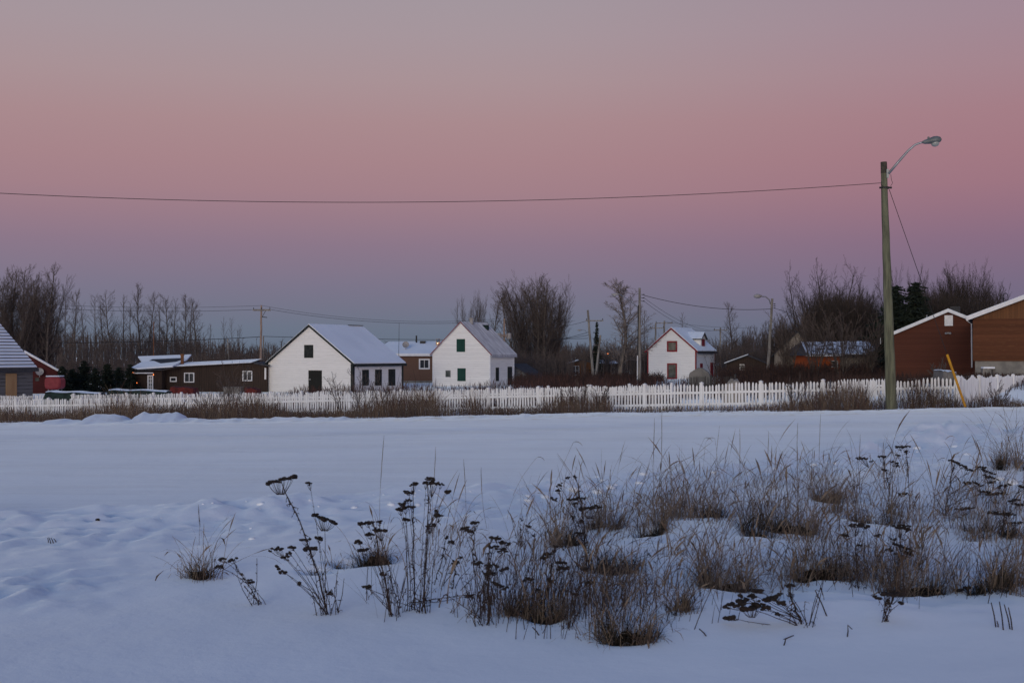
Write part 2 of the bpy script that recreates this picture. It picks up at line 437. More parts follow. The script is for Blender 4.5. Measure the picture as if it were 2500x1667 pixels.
def build_ground():
    def grow(a, s, g, end):
        out = []; v = a
        while v < end: v += s; s *= g; out.append(v)
        return out
    xs = list(np.arange(-12, 9.001, .058))
    r = grow(9, .06, 1.045, 900); l = [-v for v in grow(12, .06, 1.05, 900)]
    X = np.array(sorted(l) + xs + r)
    ys = list(np.arange(5.2, 17.001, .055))
    r = grow(17, .058, 1.0125, 48); r2 = grow(r[-1], .4, 1.05, 1400)
    l = [5.2-v for v in grow(0, .07, 1.15, 500)]
    Y = np.array(sorted(l) + ys + r + r2)
    XX, YY = np.meshgrid(X, Y)
    ZZ = ground_exact(XX, YY)
    GRID['X'], GRID['Y'], GRID['Z'] = X, Y, ZZ
    nx, ny = len(X), len(Y)
    verts = np.stack([XX.ravel(), YY.ravel(), ZZ.ravel()], 1)
    i = np.arange((nx-1)*(ny-1)); a = (i//(nx-1))*nx + i % (nx-1)
    quads = np.stack([a, a+1, a+nx+1, a+nx], 1)
    o = np_mesh('snowy_ground', verts, quads, M['snow'], smooth=True)
    yf = Yfar(XX); yn = Ynear(XX); e = YY-yf
    grit = np.exp(-((e-.2)/1.6)**2)*(.25+.9*vnoise(XX*.35, YY*.6, 5)*sstep((XX+9)/8)) + .55*np.exp(-((e-5)/5)**2)*sstep((XX-3)/10)
    road = sstep((YY-yn)/1.5)*sstep((yf-YY)/1.0)
    track = np.exp(-((yf-YY-5.4+.35*(vnoise(XX*.2,YY*0,4)-.5))/.75)**4)*.9 + .45*np.exp(-((yf-YY-8.8)/.45)**2)
    for nm, arr in (('grit', grit*1.3), ('road', road), ('track', track)):
        at = o.data.attributes.new(nm, 'FLOAT', 'POINT')
        at.data.foreach_set('value', np.clip(arr, 0, 1).astype(np.float32).ravel())
    tag(o, 'snow covered ground with a ploughed road crossing it', 'snow', kind='structure')
build_ground()
ground_z = ground_lookup

# ------------------------------------------------------------------ blades (numpy ribbons)
def blades(name, base, h, az, lean, curve, width, mat_, K=4, tipw=.15, parent=None, head=None):
    """base Nx3, h,az,lean,curve,width arrays -> one mesh of curved blades"""
    n = len(base)
    t = np.linspace(0, 1, K+1)[None,:]
    dx, dy = np.cos(az)[:,None], np.sin(az)[:,None]
    ang = lean[:,None] + curve[:,None]*t**1.5
    sa, ca = np.sin(ang), np.cos(ang)
    ds = h[:,None]/K
    hx = np.concatenate([np.zeros((n,1)), np.cumsum(sa[:,:-1]*ds,1)],1)
    hz = np.concatenate([np.zeros((n,1)), np.cumsum(ca[:,:-1]*ds,1)],1)
    px = base[:,0:1]+hx*dx; py = base[:,1:2]+hx*dy; pz = base[:,2:3]+hz
    rng = np.random.RandomState(n+7)
    fa = rng.uniform(0, np.pi, n)[:,None]
    wx, wy = np.cos(fa), np.sin(fa)*.6
    wt = width[:,None]*(1-(1-tipw)*t)
    if head is not None:
        wt = np.where((t > .72) & (t < .98), width[:,None]*head[:,None], wt)
    vl = np.stack([px-wx*wt, py-wy*wt, pz], 2); vr = np.stack([px+wx*wt, py+wy*wt, pz+wt*.3], 2)
    verts = np.stack([vl, vr], 2).reshape(-1, 3)
    b = (np.arange(n)*(K+1)*2)[:,None] + (np.arange(K)*2)[None,:]
    b = b.ravel()
    quads = np.stack([b, b+1, b+3, b+2], 1)
    return np_mesh(name, verts, quads, mat_, parent)

# foreground tussocks: each its own thing
for k, (t, b) in enumerate(zip(TUSSOCKS, TUS)):
    px, py, wpx, hpx, nb, dark, lab = t
    rng = np.random.RandomState(100+k)
    s = b.y/F; wr = wpx*s/2; hh = hpx*s
    z0 = gz(b.x, b.y)
    wr *= 1.25
    root = empty('grass_tussock', (b.x, b.y, z0), 0, lab, 'grass tussock', 'dry grass tussocks in the foreground snow')
    def pts(n, rr, sp=.55, ce=.8):
        kc = 4 + int(rr/.10); cx = rng.uniform(-ce, ce, kc)*rr; cy = rng.uniform(-ce, ce, kc)*rr*.9; pw = rng.dirichlet(np.ones(kc)*1.5)
        w_ = rng.choice(kc, n, p=pw)
        q_ = rng.uniform(.3, 1.3, kc)[w_]; x = cx[w_] + rng.normal(0, rr*sp*.5, n)*q_; y = cy[w_] + rng.normal(0, rr*sp*.5, n)*q_
        z = ground_z(b.x+x, b.y+y) - z0 - .025
        return np.stack([x,y,z],1), np.arctan2(y, x)
    n1 = int(nb*.8)
    ba, a = pts(n1, wr, .6)
    hb = hh*np.clip(rng.gamma(3.2, .18, n1), .12, 1.2)
    wind = rng.normal(.1, .5)
    az = np.where(rng.uniform(size=n1) < .30, a+rng.normal(0,.9,n1), wind+rng.normal(0,.9,n1)+np.where(rng.uniform(size=n1) < .3, np.pi, 0))
    blades('long_blades', ba, hb, az, np.abs(rng.normal(.15,.45,n1)), rng.gamma(1.6,1.0,n1),
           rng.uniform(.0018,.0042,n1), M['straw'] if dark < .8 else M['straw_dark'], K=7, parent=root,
           head=np.where(rng.uniform(size=n1) < .25, 2.0, .7))
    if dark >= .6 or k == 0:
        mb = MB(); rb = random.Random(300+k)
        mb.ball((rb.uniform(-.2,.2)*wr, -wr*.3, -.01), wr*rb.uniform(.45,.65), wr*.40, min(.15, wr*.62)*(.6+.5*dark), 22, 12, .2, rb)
        mb.build('hollow_dark', M['root'], root)  # added near-black lump so the hollow under the tuft reads dark
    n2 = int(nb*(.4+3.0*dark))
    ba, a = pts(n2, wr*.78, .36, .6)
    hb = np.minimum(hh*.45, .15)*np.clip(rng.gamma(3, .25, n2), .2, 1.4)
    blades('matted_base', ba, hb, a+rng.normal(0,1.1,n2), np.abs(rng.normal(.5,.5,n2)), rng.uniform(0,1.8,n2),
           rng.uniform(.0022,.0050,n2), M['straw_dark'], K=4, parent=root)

# loose grass between the tussocks, nobody could count it
def in_patch(px, py):
    lo = np.interp(px, [860,1000,1200,1300,1450,1700,2000,2300,2520], [1300,1290,1270,1240,1235,1200,1170,1180,1230])
    hi = np.interp(px, [860,1000,1200,1300,1600,1750,2000,2300,2520], [1420,1470,1500,1530,1500,1450,1420,1440,1450])
    return (py > lo) & (py < hi)
def loose_grass(seed, N0, name, label, lowh, highh, bend, wm=1.0):
    rng = np.random.RandomState(seed)
    px = rng.uniform(860, 2540, N0); py = rng.uniform(1170, 1530, N0)
    dens = np.interp(px, [860,1150,1300,1600,1800,2500], [.10,.25,.5,.75,1,.95])*(.05+2.6*vnoise(px/80., py/36., 3)**3)
    ok = in_patch(px, py) & (rng.uniform(size=N0) < dens)
    px, py = px[ok], py[ok]
    D = EYE*F/(py-HY)
    D = np.clip(D - .02*D, 5, 30)
    x = (px-1250)/F*D; z = ground_z(x, D)
    n = len(px)
    base = np.stack([x, D, z-.02], 1)
    tall = np.interp(py, [1180,1300,1400], [1.5,1.15,.85])
    blades(name, base, rng.uniform(lowh, highh, n)*rng.uniform(.45,1,n)*tall, rng.normal(.2,.9,n)+np.where(rng.uniform(size=n) < .3, np.pi, 0), np.abs(rng.normal(.15,bend,n)), rng.gamma(1.7,1.0,n),
           rng.uniform(.0016,.0034,n)*wm, M['straw'], K=8, head=np.where(rng.uniform(size=n) < .4, 2.0, .7))
    tag(bpy.data.objects[name], label, 'grass', kind='stuff')
loose_grass(7, 2400, 'arched_straw', 'long arching pale straws standing out through the foreground weeds', .32, .70, .30, 1.55)
loose_grass(5, 6000, 'loose_grass', 'thin dry seeding grass scattered through the foreground weed patch', .22, .62, .32)
loose_grass(6, 6500, 'bent_grass', 'short bent and broken dry stalks lying over the snow', .10, .42, .8)

# dark upright stalks packed through the front of the patch
def dark_stalks():
    rng = np.random.RandomState(91)
    cx = [(1320,1495,90,26,230),(1420,1510,80,30,200),(1250,1480,60,24,110),(1530,1530,70,20,90),(1180,1490,40,20,50),(1470,1440,120,40,120),(2190,1410,110,30,190),(2080,1400,60,25,90),(1660,1470,60,25,60),(2420,1420,90,25,120),(1950,1380,120,30,90),(2400,1270,90,25,110),(940,1470,30,20,45),(1400,1310,60,20,50)]
    px = []; py = []
    for a, b_, sa, sb, n in cx:
        n = int(n*.7); px += list(rng.normal(a, sa, n)); py += list(rng.normal(b_, sb, n))
    px = np.array(px); py = np.clip(np.array(py), 1200, 1560)
    D = np.array([hit(a, b_).y for a, b_ in zip(px, py)]); x = (px-1250)/F*D; n = len(px)
    base = np.stack([x, D, ground_z(x, D)-.02], 1)
    blades('dark_stalks', base, rng.uniform(.10,.42,n), rng.normal(.3,1.6,n), np.abs(rng.normal(.1,.28,n)), rng.gamma(1.2,.25,n), rng.uniform(.0016,.0032,n), M['stem'], K=5, tipw=.5)
    tag(bpy.data.objects['dark_stalks'], 'dark brown leafless stalks packed upright among the foreground grass', 'stalks', kind='stuff')
dark_stalks()
# single tall stalks which stick up alone: (px base, py base, px top, py top, droop)
rs = random.Random(4)
stalks = [(928,1310,938,1062,0),(1053,1290,1064,1090,0),(1325,1280,1400,1080,1),(1250,1210,1310,1117,1),(1596,1250,1598,1020,0),(1614,1250,1616,1000,0),
          (1800,1230,1806,1045,0),(1875,1230,1877,1052,0),(1948,1220,1948,1030,0),(2005,1220,2004,1010,0),(1190,1290,1175,1140,0),(1140,1290,1132,1120,0),
          (1660,1230,1720,1070,1),(1755,1230,1745,1070,1),(2270,1260,2310,1120,1),(2280,1240,2330,1066,1),(485,1330,484,1230,0),(2090,1200,2100,1060,0)]
for i, (bx, by, tx, ty, dr) in enumerate(stalks):
    b = hit(bx, by); s = b.y/F
    top = P(tx, ty, b.y)
    mb = MB(); pts = []; bw = rs.uniform(-.10,.10)
    for j in range(9):
        q = j/8; p = V((b.x, b.y, b.z-.03)).lerp(top, q); p.x += .25*(tx-bx)*s*(q*q-q) + bw*(q-q*q) + rs.uniform(-.002,.002)
        pts.append(p)
    if dr:
        sg = rs.choice((1,1,-1))
        for j in range(1, 5): pts.append(top + V((sg*.022*j, .004*j, .014*j-.0055*j*j)))
    m = len(pts)
    rad = [.0016*(1-.5*j/m) for j in range(m)]
    for j in range(m-4, m-1): rad[j] = .0027
    mb.tube(pts, rad, 4)
    o = mb.build('grass_stalk', M['straw'])
    where = 'in the middle left of the patch' if bx < 1200 else ('near the centre of the patch' if bx < 1700 else 'in the right part of the patch')
    tag(o, ('drooping seeded grass stalk standing alone ' if dr else 'straight thin grass stalk standing tall and alone ') + where, 'grass stalk', 'single grass stalks ' + where)

# ------------------------------------------------------------------ tansy plants with dried heads
TANSY = [
 ((800,1500),[(690,1172,70,.25),(755,1181,13,0),(792,1266,60,-.4),(673,1340,34,.2),(712,1334,14,0),(697,1359,16,0),(706,1349,12,0),(745,1318,26,.1),(778,1314,18,0),(757,1339,34,0),(690,1395,16,0),(677,1384,9,0),(803,1447,14,0),(730,1425,10,0)],'tallest tansy with wide flat black heads, standing alone on the left'),
 ((634,1476),[(572,1362,16,.2),(543,1365,18,.2),(535,1382,22,0),(612,1418,16,0),(590,1400,8,0)],'thin bent tansy stalk lying low beside the leftmost grass tuft'),
 ((955,1505),[(880,1278,12,0),(897,1276,18,0),(910,1271,10,0),(925,1273,13,0),(926,1293,34,0),(902,1303,22,0),(874,1322,18,-.2),(886,1343,24,0),(895,1432,22,0),(935,1400,10,0)],'bushy tansy with stacked black heads over a round tuft'),
 ((1012,1490),[(1006,1183,18,0),(998,1202,22,0),(996,1220,18,0),(982,1230,16,0),(976,1243,16,0),(990,1238,18,0),(1007,1234,10,0),(991,1266,14,0)],'slender tansy with a leaning tower of small black heads'),
 ((1040,1496),[(1042,1168,10,0),(1053,1170,14,0),(1057,1180,28,0),(1040,1179,13,0),(1077,1181,15,0),(1094,1200,13,0),(1072,1257,20,0),(1052,1283,24,0),(1065,1247,8,0)],'straight tansy with one flat head of several black buttons'),
 ((1060,1427),[(1092,1313,6,0),(1100,1323,12,0),(1107,1325,6,0)],'short forked tansy sprig with tiny heads leaning right'),
 ((1099,1437),[(1117,1370,18,0)],'single short stick with one black head in clear snow'),
 ((1183,1526),[(1204,1310,10,0),(1215,1312,14,0),(1233,1325,26,-.1),(1204,1335,24,0),(1227,1343,22,0),(1168,1373,22,0),(1200,1381,32,0),(1229,1390,20,0),(1196,1400,28,0),(1231,1434,20,-.2),(1212,1424,18,0)],'dense dark tansy with a thick black stem left of the tangle'),
 ((1170,1505),[(1157,1277,20,.1),(1134,1290,22,.2),(1147,1296,14,0),(1122,1360,8,0)],'tansy with olive brown heads bent over behind the thick stemmed one'),
 ((975,1470),[(1145,1447,18,0),(1148,1455,16,0)],'fallen tansy stalk hung with shrivelled leaves lying across the snow'),
 ((1330,1505),[(1340,1351,34,.2),(1329,1361,18,0),(1371,1373,24,0),(1374,1386,28,0),(1290,1413,26,0),(1345,1415,20,0),(1315,1440,10,0),(1352,1330,10,0)],'dark tansy rising from the brown tangle with two rows of heads'),
 ((1436,1395),[(1395,1219,22,-.2),(1418,1216,24,0),(1441,1239,54,.15),(1405,1230,14,0),(1365,1184,14,.5),(1361,1196,11,0),(1386,1165,10,.4),(1405,1162,7,0),(1353,1217,14,0),(1415,1300,22,0),(1398,1262,12,0),(1420,1270,10,0)],'tansy with a long level black head beside the straw sheaf'),
 ((1385,1535),[(1440,1420,22,0),(1428,1392,18,0),(1405,1450,12,0)],'short tansy in front of the straw sheaf leaning right'),
 ((1268,1335),[(1290,1284,13,0),(1275,1270,6,0),(1303,1306,8,0)],'small tansy sprig standing on open snow behind the tangle'),
 ((1955,1524),[(1795,1475,48,.3),(1822,1462,42,.4),(1836,1480,54,.4),(1850,1442,26,0),(1875,1463,18,.6),(1895,1455,28,.7),(1870,1484,22,0),(1906,1470,20,0),(1783,1508,24,.4),(1808,1455,8,0),(1811,1440,14,0),(1924,1428,18,0),(1900,1500,10,0)],'collapsed tansy with big black heads spread low over smooth snow'),
 ((2095,1437),[(2086,1280,34,0),(2111,1284,22,-.2),(2064,1306,16,0),(2100,1330,10,0)],'upright tansy with a flat dark top and thick straight stem on the right'),
 ((2190,1430),[(2195,1283,40,0),(2213,1293,18,-.3),(2180,1315,18,0),(2205,1336,44,-.5),(2143,1306,13,0),(2221,1352,22,-.4),(2170,1340,12,0)],'tansy with drooping black heads inside the large messy tussock'),
 ((2221,1242),[(2196,1091,20,0),(2211,1090,18,0),(2192,1110,11,0),(2213,1102,12,0)],'tall single stemmed tansy crowned with black heads near the road'),
 ((2172,1252),[(2105,1119,26,0),(2127,1124,9,0),(2157,1114,22,0),(2183,1128,20,-.3),(2190,1137,14,0),(2160,1147,15,0),(2205,1205,26,0)],'many headed tansy left of the tall single stemmed one'),
 ((2305,1258),[(2335,1128,26,-.4),(2351,1137,22,-.4),(2364,1146,20,-.3),(2395,1140,22,-.2),(2411,1151,34,-.4),(2419,1165,30,-.3),(2386,1181,26,-.5),(2363,1178,18,0),(2405,1200,22,0),(2431,1205,48,.1),(2450,1186,32,.3),(2421,1176,16,0),(2355,1241,38,.1),(2344,1264,18,0)],'wide tansy blown over to the right on the snow heap'),
 ((2440,1305),[(2455,1255,44,0),(2476,1221,22,0),(2490,1231,22,0),(2496,1188,22,0),(2481,1276,32,0),(2425,1250,22,0)],'tansy cluster at the right edge half hidden by the leaning one'),
 ((2165,1516),[(2165,1446,54,-.1),(2186,1449,26,0),(2140,1456,18,0),(2200,1470,10,0)],'low tansy with one black flat head in front of the messy tussock'),
 ((2130,1432),[(2066,1481,16,.4)],'fallen single tansy stick pointing down to the left'),
 ((2362,1447),[(2342,1440,22,0),(2355,1432,14,0)],'small black tansy stump on smooth snow at the lower right'),
]
rt = random.Random(11)
def tansy(base, heads, label, k):
    b = hit(*base); s = b.y/F
    root = empty('tansy_plant', b, 0, label, 'dried tansy', 'dried tansy plants in the foreground')
    hs = sorted(heads, key=lambda h: h[1])
    top = hs[0]
    def loc(px, py, dy=0):
        return P(px, py, b.y+dy) - b
    st = MB()
    # main stem
    T = loc(top[0], top[1]); dep = rt.uniform(-.05,.05); sw = rt.uniform(.004,.016)
    main = []
    for j in range(11):
        q = j/10
        p = T*q; bow = (q*q-q)*.35
        p.x += bow*T.x*.9 + rt.uniform(-.007,.007) + sw*math.sin(q*5+k); p.y += dep*q + rt.uniform(-.003,.003); p.z += (q-q*q)*.04*T.z - .03*(1-q)
        main.append(p)
    big = max(1.0, min(1.7, len(heads)/6))
    st.tube(main, [.0036*big*(1-.55*j/10) for j in range(11)], 5)
    def leaf(p, L):
        d = V((rt.uniform(-1,1), rt.uniform(-1,1), rt.uniform(-1.2,.4))).normalized()
        q = p + d*L; st.sliver(p, q, L*.17); 
        st.sliver(q, q+V((rt.uniform(-.6,.6),rt.uniform(-.6,.6),-1)).normalized()*L*.6, L*.1)
    for j in range(int(14+len(heads)*2)):
        q = rt.uniform(.08,.9); i = int(q*10); leaf(main[i].lerp(main[i+1], q*10-i), rt.uniform(.012,.04))
    ends = []
    for h in hs[1:]:
        T2 = loc(h[0], h[1], rt.uniform(-.10,.10))
        # branch leaves either the ground or the main stem below the head
        cand = [i for i in range(11) if main[i].z < T2.z - .04]
        if rt.random() < .45 or not cand: p0 = V((rt.uniform(-.05,.05), rt.uniform(-.05,.05), -.02))
        else: p0 = main[cand[max(0, int(len(cand)*rt.uniform(.35,.99))-1)]].copy()
        c = p0.lerp(T2, .5); c.z -= .06*abs(T2.x-p0.x); c.x += .25*(p0.x-T2.x)
        pl = []
        for j in range(7):
            q = j/6; pl.append(p0*(1-q)**2 + c*2*q*(1-q) + T2*q*q + V((rt.uniform(-.003,.003),)*3))
        st.tube(pl, [.0026*(1-.5*j/6) for j in range(7)], 4)
        for j in range(4):
            i = rt.randint(1,5); leaf(pl[i], rt.uniform(.008,.022))
        ends.append((h, T2, pl[-2]))
    for j in range(2+len(heads)//3):
        p0 = V((rt.uniform(-.07,.07), rt.uniform(-.07,.07), -.02)); an = rt.gauss(0, .5); L = rt.uniform(.10,.32)
        q = p0+V((math.sin(an)*L, rt.uniform(-.1,.1)*L, abs(math.cos(an))*L)); md = p0.lerp(q,.5)+V((rt.uniform(-.02,.02),0,.01))
        st.tube([p0, md, q], [.0028,.0022,.0014], 4)
        for g in range(4): leaf(p0.lerp(q, rt.random()), rt.uniform(.01,.035))
    ends.append((top, main[-1], main[-3]))
    st.build('stem', M['stem'], root)
    for h, e, pre in ends:
        wpx = h[2]; W = wpx*s; tilt = h[3]
        mb = MB(); rays = MB()
        n = max(3, int(W/.0055))
        n = min(n, 40)
        for j in range(n):
            q = (j+.5)/n-.5 + rt.uniform(-.3,.3)/n
            off = V((q*W, rt.uniform(-.4,.4)*min(W,.12), tilt*q*W*.9 + rt.uniform(-.009,.009)))
            rr = rt.uniform(.0065,.0115)*(1+W*1.5)*(1.2 if label.startswith(('collapsed','low tansy')) else 1)*rt.choice((.7,.9,1,1.15))
            mb.ball(e+off, rr*1.15, rr*1.15, rr*.72, 6, 4, .15, rt)
            if j % 2 == 0 or n < 5:
                fork = e.lerp(pre, min(1, W*9)) if W < .12 else e + V((q*W*.25,0,-W*.5))
                rays.tube([fork, fork.lerp(e+off,.6)+V((0,0,-.008)), e+off], [.0019,.0015,.0011], 3, False)
        hd_ = mb.build('seed_head', M['seed'], root)
        rays.build('ray_stems', M['stem'], hd_)
for k, (b, hs, lab) in enumerate(TANSY): tansy(b, hs, lab, k)

# broken sticks and stubble poking through the snow
STUB = [([(2432,1530),(2420,1470)],[(2450,1537),(2440,1468)],[(2467,1536),(2452,1475)],[(2472,1537),(2462,1482)],[(2437,1531),(2434,1515)],'group of five stubble sticks at the lower right corner'),
        ([(1318,1550),(1300,1530)],'short broken stick lying before the front tussock'),
        ([(1727,1553),(1707,1534)],'short broken stick on bare snow in the lower middle'),
        ([(2068,1555),(2070,1525),(2080,1535)],'bent grass stub on bare snow at the lower right'),
        ([(1912,1575),(1918,1557)],[(1905,1560),(1938,1550)],'small crossed twigs on the bare snow at the bottom'),
        ([(118,1325),(116,1312)],[(124,1326),(119,1311)],[(131,1325),(124,1312)],[(138,1323),(131,1314)],'row of tiny stub stalks on the open snow at the left'),
        ([(2020,1505),(1990,1440)],'thin fallen straw lying right of the collapsed tansy')]
for item in STUB:
    mb = MB(); first = hit(*item[0][0])
    for seg in item[:-1]:
        b = hit(*seg[0])
        pts = [V((b.x,b.y,b.z-.01))] + [P(x, y, b.y+.02*i) for i, (x, y) in enumerate(seg[1:])]
        pts.insert(1, pts[0].lerp(pts[1], .5)+V((.003,0,.002)))
        mb.tube(pts, [.0042,.0038,.003,.0025][:len(pts)], 5)
    tag(mb.build('broken_stalk', M['stem']), item[-1], 'broken stalk', 'broken stalks in the snow')
b = hit(239, 1271)
mb = MB(); mb.ball((b.x,b.y,b.z+.006), .022, .016, .010, 9, 6, .25, random.Random(2))
tag(mb.build('dirt_clod', M['dirt']), 'small dark clod lying alone on the open snow at the left', 'clod')

# loose snow lumps along the plough ridge
rc = random.Random(8); mb = MB()
def clod(px, py, wpx):
    b = hit(px, py); w = wpx*b.y/F/2
    mb.ball((b.x, b.y, b.z+w*.05), w, w*rc.uniform(.6,1), w*rc.uniform(.35,.6), 10, 7, .18, rc)
for i in range(60):
    px = rc.uniform(350, 2480)
    x = rc.gauss(0, .55)
    py0 = np.interp(px, [0,400,700,1000,1300,1700,2000,2300,2500], [1250,1245,1228,1208,1192,1155,1125,1095,1080])
    clod(px, py0 + rc.gauss(2, 10), rc.uniform(3, 8) if rc.random() < .85 else rc.uniform(10, 24))
for px, py, w in [(615,1316,18),(612,1290,10),(1290,1222,26),(1330,1215,28),(1400,1195,30),(1460,1200,36),(1490,1190,28),(1560,1180,24),(955,1232,18),(1020,1235,16),(865,1240,18),(2330,1090,22),(2440,1170,34),(2470,1180,40),(2420,1195,26),(2360,1110,20)]:
    clod(px, py, w*.95)
tag(mb.build('snow_lumps', M['roof_snow'], smooth=True), 'loose snow lumps thrown up along the plough ridge', 'snow lumps', kind='stuff')

# ------------------------------------------------------------------ fences
def fence(pts, label, group=None, spacing=.133, hgt=1.0, bay=18, m='white_paint', pw=.037, post=True, seed=1, post_h=1.07):
    """pts: (x,y,ztop) polyline"""
    rf = random.Random(seed)
    root = empty('picket_fence', (pts[0][0], pts[0][1], pts[0][2]-hgt), 0, label, 'picket fence', group)
    o = V((pts[0][0], pts[0][1], pts[0][2]-hgt))
    P3 = [V(p) for p in pts]
    seg = [(P3[i+1]-P3[i]).xy.length for i in range(len(P3)-1)]; tot = sum(seg)
    cum = [0]
    for s in seg: cum.append(cum[-1]+s)
    def at(s):
        s = max(0, min(tot-1e-6, s))
        i = max(j for j in range(len(seg)) if cum[j] <= s)
        return P3[i].lerp(P3[i+1], (s-cum[i])/seg[i]), (P3[i+1]-P3[i]).xy.normalized()
    n = int(tot/spacing); nb = max(1, n//bay)
    for k in range(nb):
        pk = MB(); rl = []
        tilt = rf.gauss(0, .008)
        for j in range(bay):
            s = (k*bay+j+.5)*spacing
            p, d = at(s)
            if rf.random() < .02: continue
            w = pw*rf.uniform(.88,1.1); tp = p.z + rf.gauss(0,.018) + tilt*math.sin(j*.3)*4; bt = tp-hgt
            ln = rf.gauss(0,.016); nrm = V((d.y,-d.x,0)); dd = V((d.x,d.y,0))
            vs = []
            for off in (0, .022):
                for (a, z) in ((-w,bt),(w,bt),(w+ln,tp-.07),(w*.55+ln,tp-.02),(ln,tp),(-w*.55+ln,tp-.02),(-w+ln,tp-.07)):
                    q = V((p.x,p.y,0)) + dd*a + nrm*off; q.z = z; vs.append(q - o)
            m7 = 7
            fs = [tuple(range(6,-1,-1)), tuple(range(7,14))] + [(i, (i+1)%7, 7+(i+1)%7, 7+i) for i in range(7)]
            pk.add(vs, fs)
        if pk.v:
            panel = pk.build('picket_panel', M[m], root)
            for zz in (.22, .68):
                r_ = MB(); a, d = at(k*bay*spacing); b2, d2 = at((k+1)*bay*spacing)
                nrm = V((d.y,-d.x,0))*-.028
                q0 = a+nrm; q1 = b2+nrm
                vs = []
                for q in (q0, q1):
                    for (e, z) in ((-.02,-.045),(.02,-.045),(.02,.045),(-.02,.045)):
                        w3 = V((q.x+d.y*e, q.y-d.x*e, q.z-hgt+zz+z)); vs.append(w3-o)
                r_.add(vs, [(0,1,2,3),(7,6,5,4),(0,4,5,1),(1,5,6,2),(2,6,7,3),(3,7,4,0)])
                r_.build('rail', M[m], panel)
        if post:
            p, d = at(k*bay*spacing); q = p-o - V((0,0,hgt)); pm = MB()
            pm.M = Matrix.Translation(q + V((-d.y*.0, 0, 0))) @ Matrix.Rotation(math.atan2(d.y, d.x), 4, 'Z')
            w = .055
            pm.box(-w,w,-.075,.055,-.2,post_h-.03); pm.box(-w-.012,w+.012,-.087,.067,post_h-.03,post_h)
            pm.add([(-w,-.075,post_h),(w,-.075,post_h),(w,.055,post_h),(-w,.055,post_h),(0,-.01,post_h+.04)],[(0,1,4),(1,2,4),(2,3,4),(3,0,4)])
            pm.build('post', M[m], root)
    return root
def fl(tab, off=0):
    out = []
    for px, D, py in tab:
        p = P(px, py, D); out.append((p.x, p.y, p.z))
    return out
def front_D(px, back=0):
    u = (px-1250)/F; x0 = 15.9+.469*back; y0 = 46+.883*back
    s = (x0-u*y0)/(.883+.469*u); return y0+.469*s
fence(fl([(px, front_D(px), py) for px, py in ((2335,924),(2000,931.5),(1600,941),(1100,953),(680,964),(300,972),(-40,977))]),
      'white picket fence running the whole width of the picture behind the roadside grass', seed=1)
fence(fl([(2338,46.1,923),(2420,54,919.5),(2500,64,916.5),(2560,74,914)]), 'white picket fence turning back from the corner by the yellow guy guard', seed=2, bay=40)
fence(fl([(px, front_D(px, 15), py) for px, py in ((1640,938),(1350,945),(1000,953),(700,958),(250,962),(-40,966))]),
      'second white picket fence seen through the front one before the white houses', seed=3)
fence(fl([(px, front_D(px, 12), py) for px, py in ((2172,924),(2080,925),(1965,929))]),
      'short white picket fence piece behind the front one near the orange house', seed=4)
fence(fl([(px, D, py) for px, D, py in ((1795,80,916),(1720,80.5,919),(1636,81,921))]),
      'dark unpainted picket fence in front of the red trimmed house', m='dark_iron', spacing=.125, hgt=1.25, bay=12, pw=.03, seed=5, post_h=1.3)

# ------------------------------------------------------------------ roadside and yard vegetation (stuff)
def strip(name, label, N0, fn, hr, wr, m, seed, K=4, lean=.45, curve=.9, kill=None):
    rng = np.random.RandomState(seed)
    x, y, hs = fn(rng, N0)
    n = len(x); z = ground_z(x, y)
    base = np.stack([x, y, z-.03], 1)
    blades(name, base, rng.uniform(hr[0], hr[1], n)*hs, rng.uniform(0, 2*np.pi, n), rng.uniform(0, lean, n), rng.uniform(0, curve, n),
           rng.uniform(wr[0], wr[1], n), m, K=K, head=np.where(rng.uniform(size=n) < .3, 1.5, .7))
    tag(bpy.data.objects[name], label, 'dry grass' if 'grass' in name else 'weeds', kind='stuff')
def roadside(rng, n):
    px = rng.uniform(-60, 2560, n); u = (px-1250)/F
    yfe = Yfence(u)
    t = rng.uniform(0, 1, n)**.75
    d0 = 33 + 0*u
    for _ in range(4): d0 = Yfar(u*d0)+2.2
    y = d0 + (yfe-.4-d0)*t; x = u*y
    # dense on the left, ragged on the right
    hp = np.interp(px, [0,140,250,300,400,520,600,640,700,860,930,975,1000,1060,1075,1125,1140,1165,1180,1300,1390,1480,1500,1530,1640,1800,1880,1960,2020,2050,2110,2125,2160,2210,2230,2330,2345,2400,2500],
                       [.7,.7,.95,1.25,.8,1.1,1.15,1.0,.5,.55,1.0,1.75,1.5,1.7,.8,.6,1.25,1.2,.55,.5,1.0,1.1,.45,.40,.40,.35,.5,.95,1.0,1.35,1.4,.5,.9,.55,1.1,1.1,.6,.8,.6])
    dens = np.interp(px, [0,700,930,980,1060,1080,1180,1300,1390,1480,1510,1560,1700,1880,2020,2120,2135,2200,2230,2330,2345,2560], [1,.95,.9,1.3,1.3,.85,.7,.7,.95,.9,.4,.35,.35,.4,.95,1.2,.5,.5,.95,.95,.45,.5])
    cl = vnoise(x*.5, y*.35, 17)
    edge = .42*vnoise(x*.7, y*0+3, 19)*np.interp(px, [0,500,1000,2560], [.4,.6,1.2,1.5])
    ok = (rng.uniform(size=n) < dens*np.clip(.15+1.6*cl, 0, 1)) & ((t > edge) | (rng.uniform(size=n) < .06))
    return x[ok], y[ok], (hp*(.45+.9*vnoise(x*.8, y*.5, 23)))[ok]
strip('roadside_grass', 'band of brown dry grass between the snowbank and the white fence', 46000, roadside, (.30,.85), (.003,.009), M['straw_fence'], 31)
def roadside2(rng, n):
    x, y, h = roadside(rng, n); return x, y, h
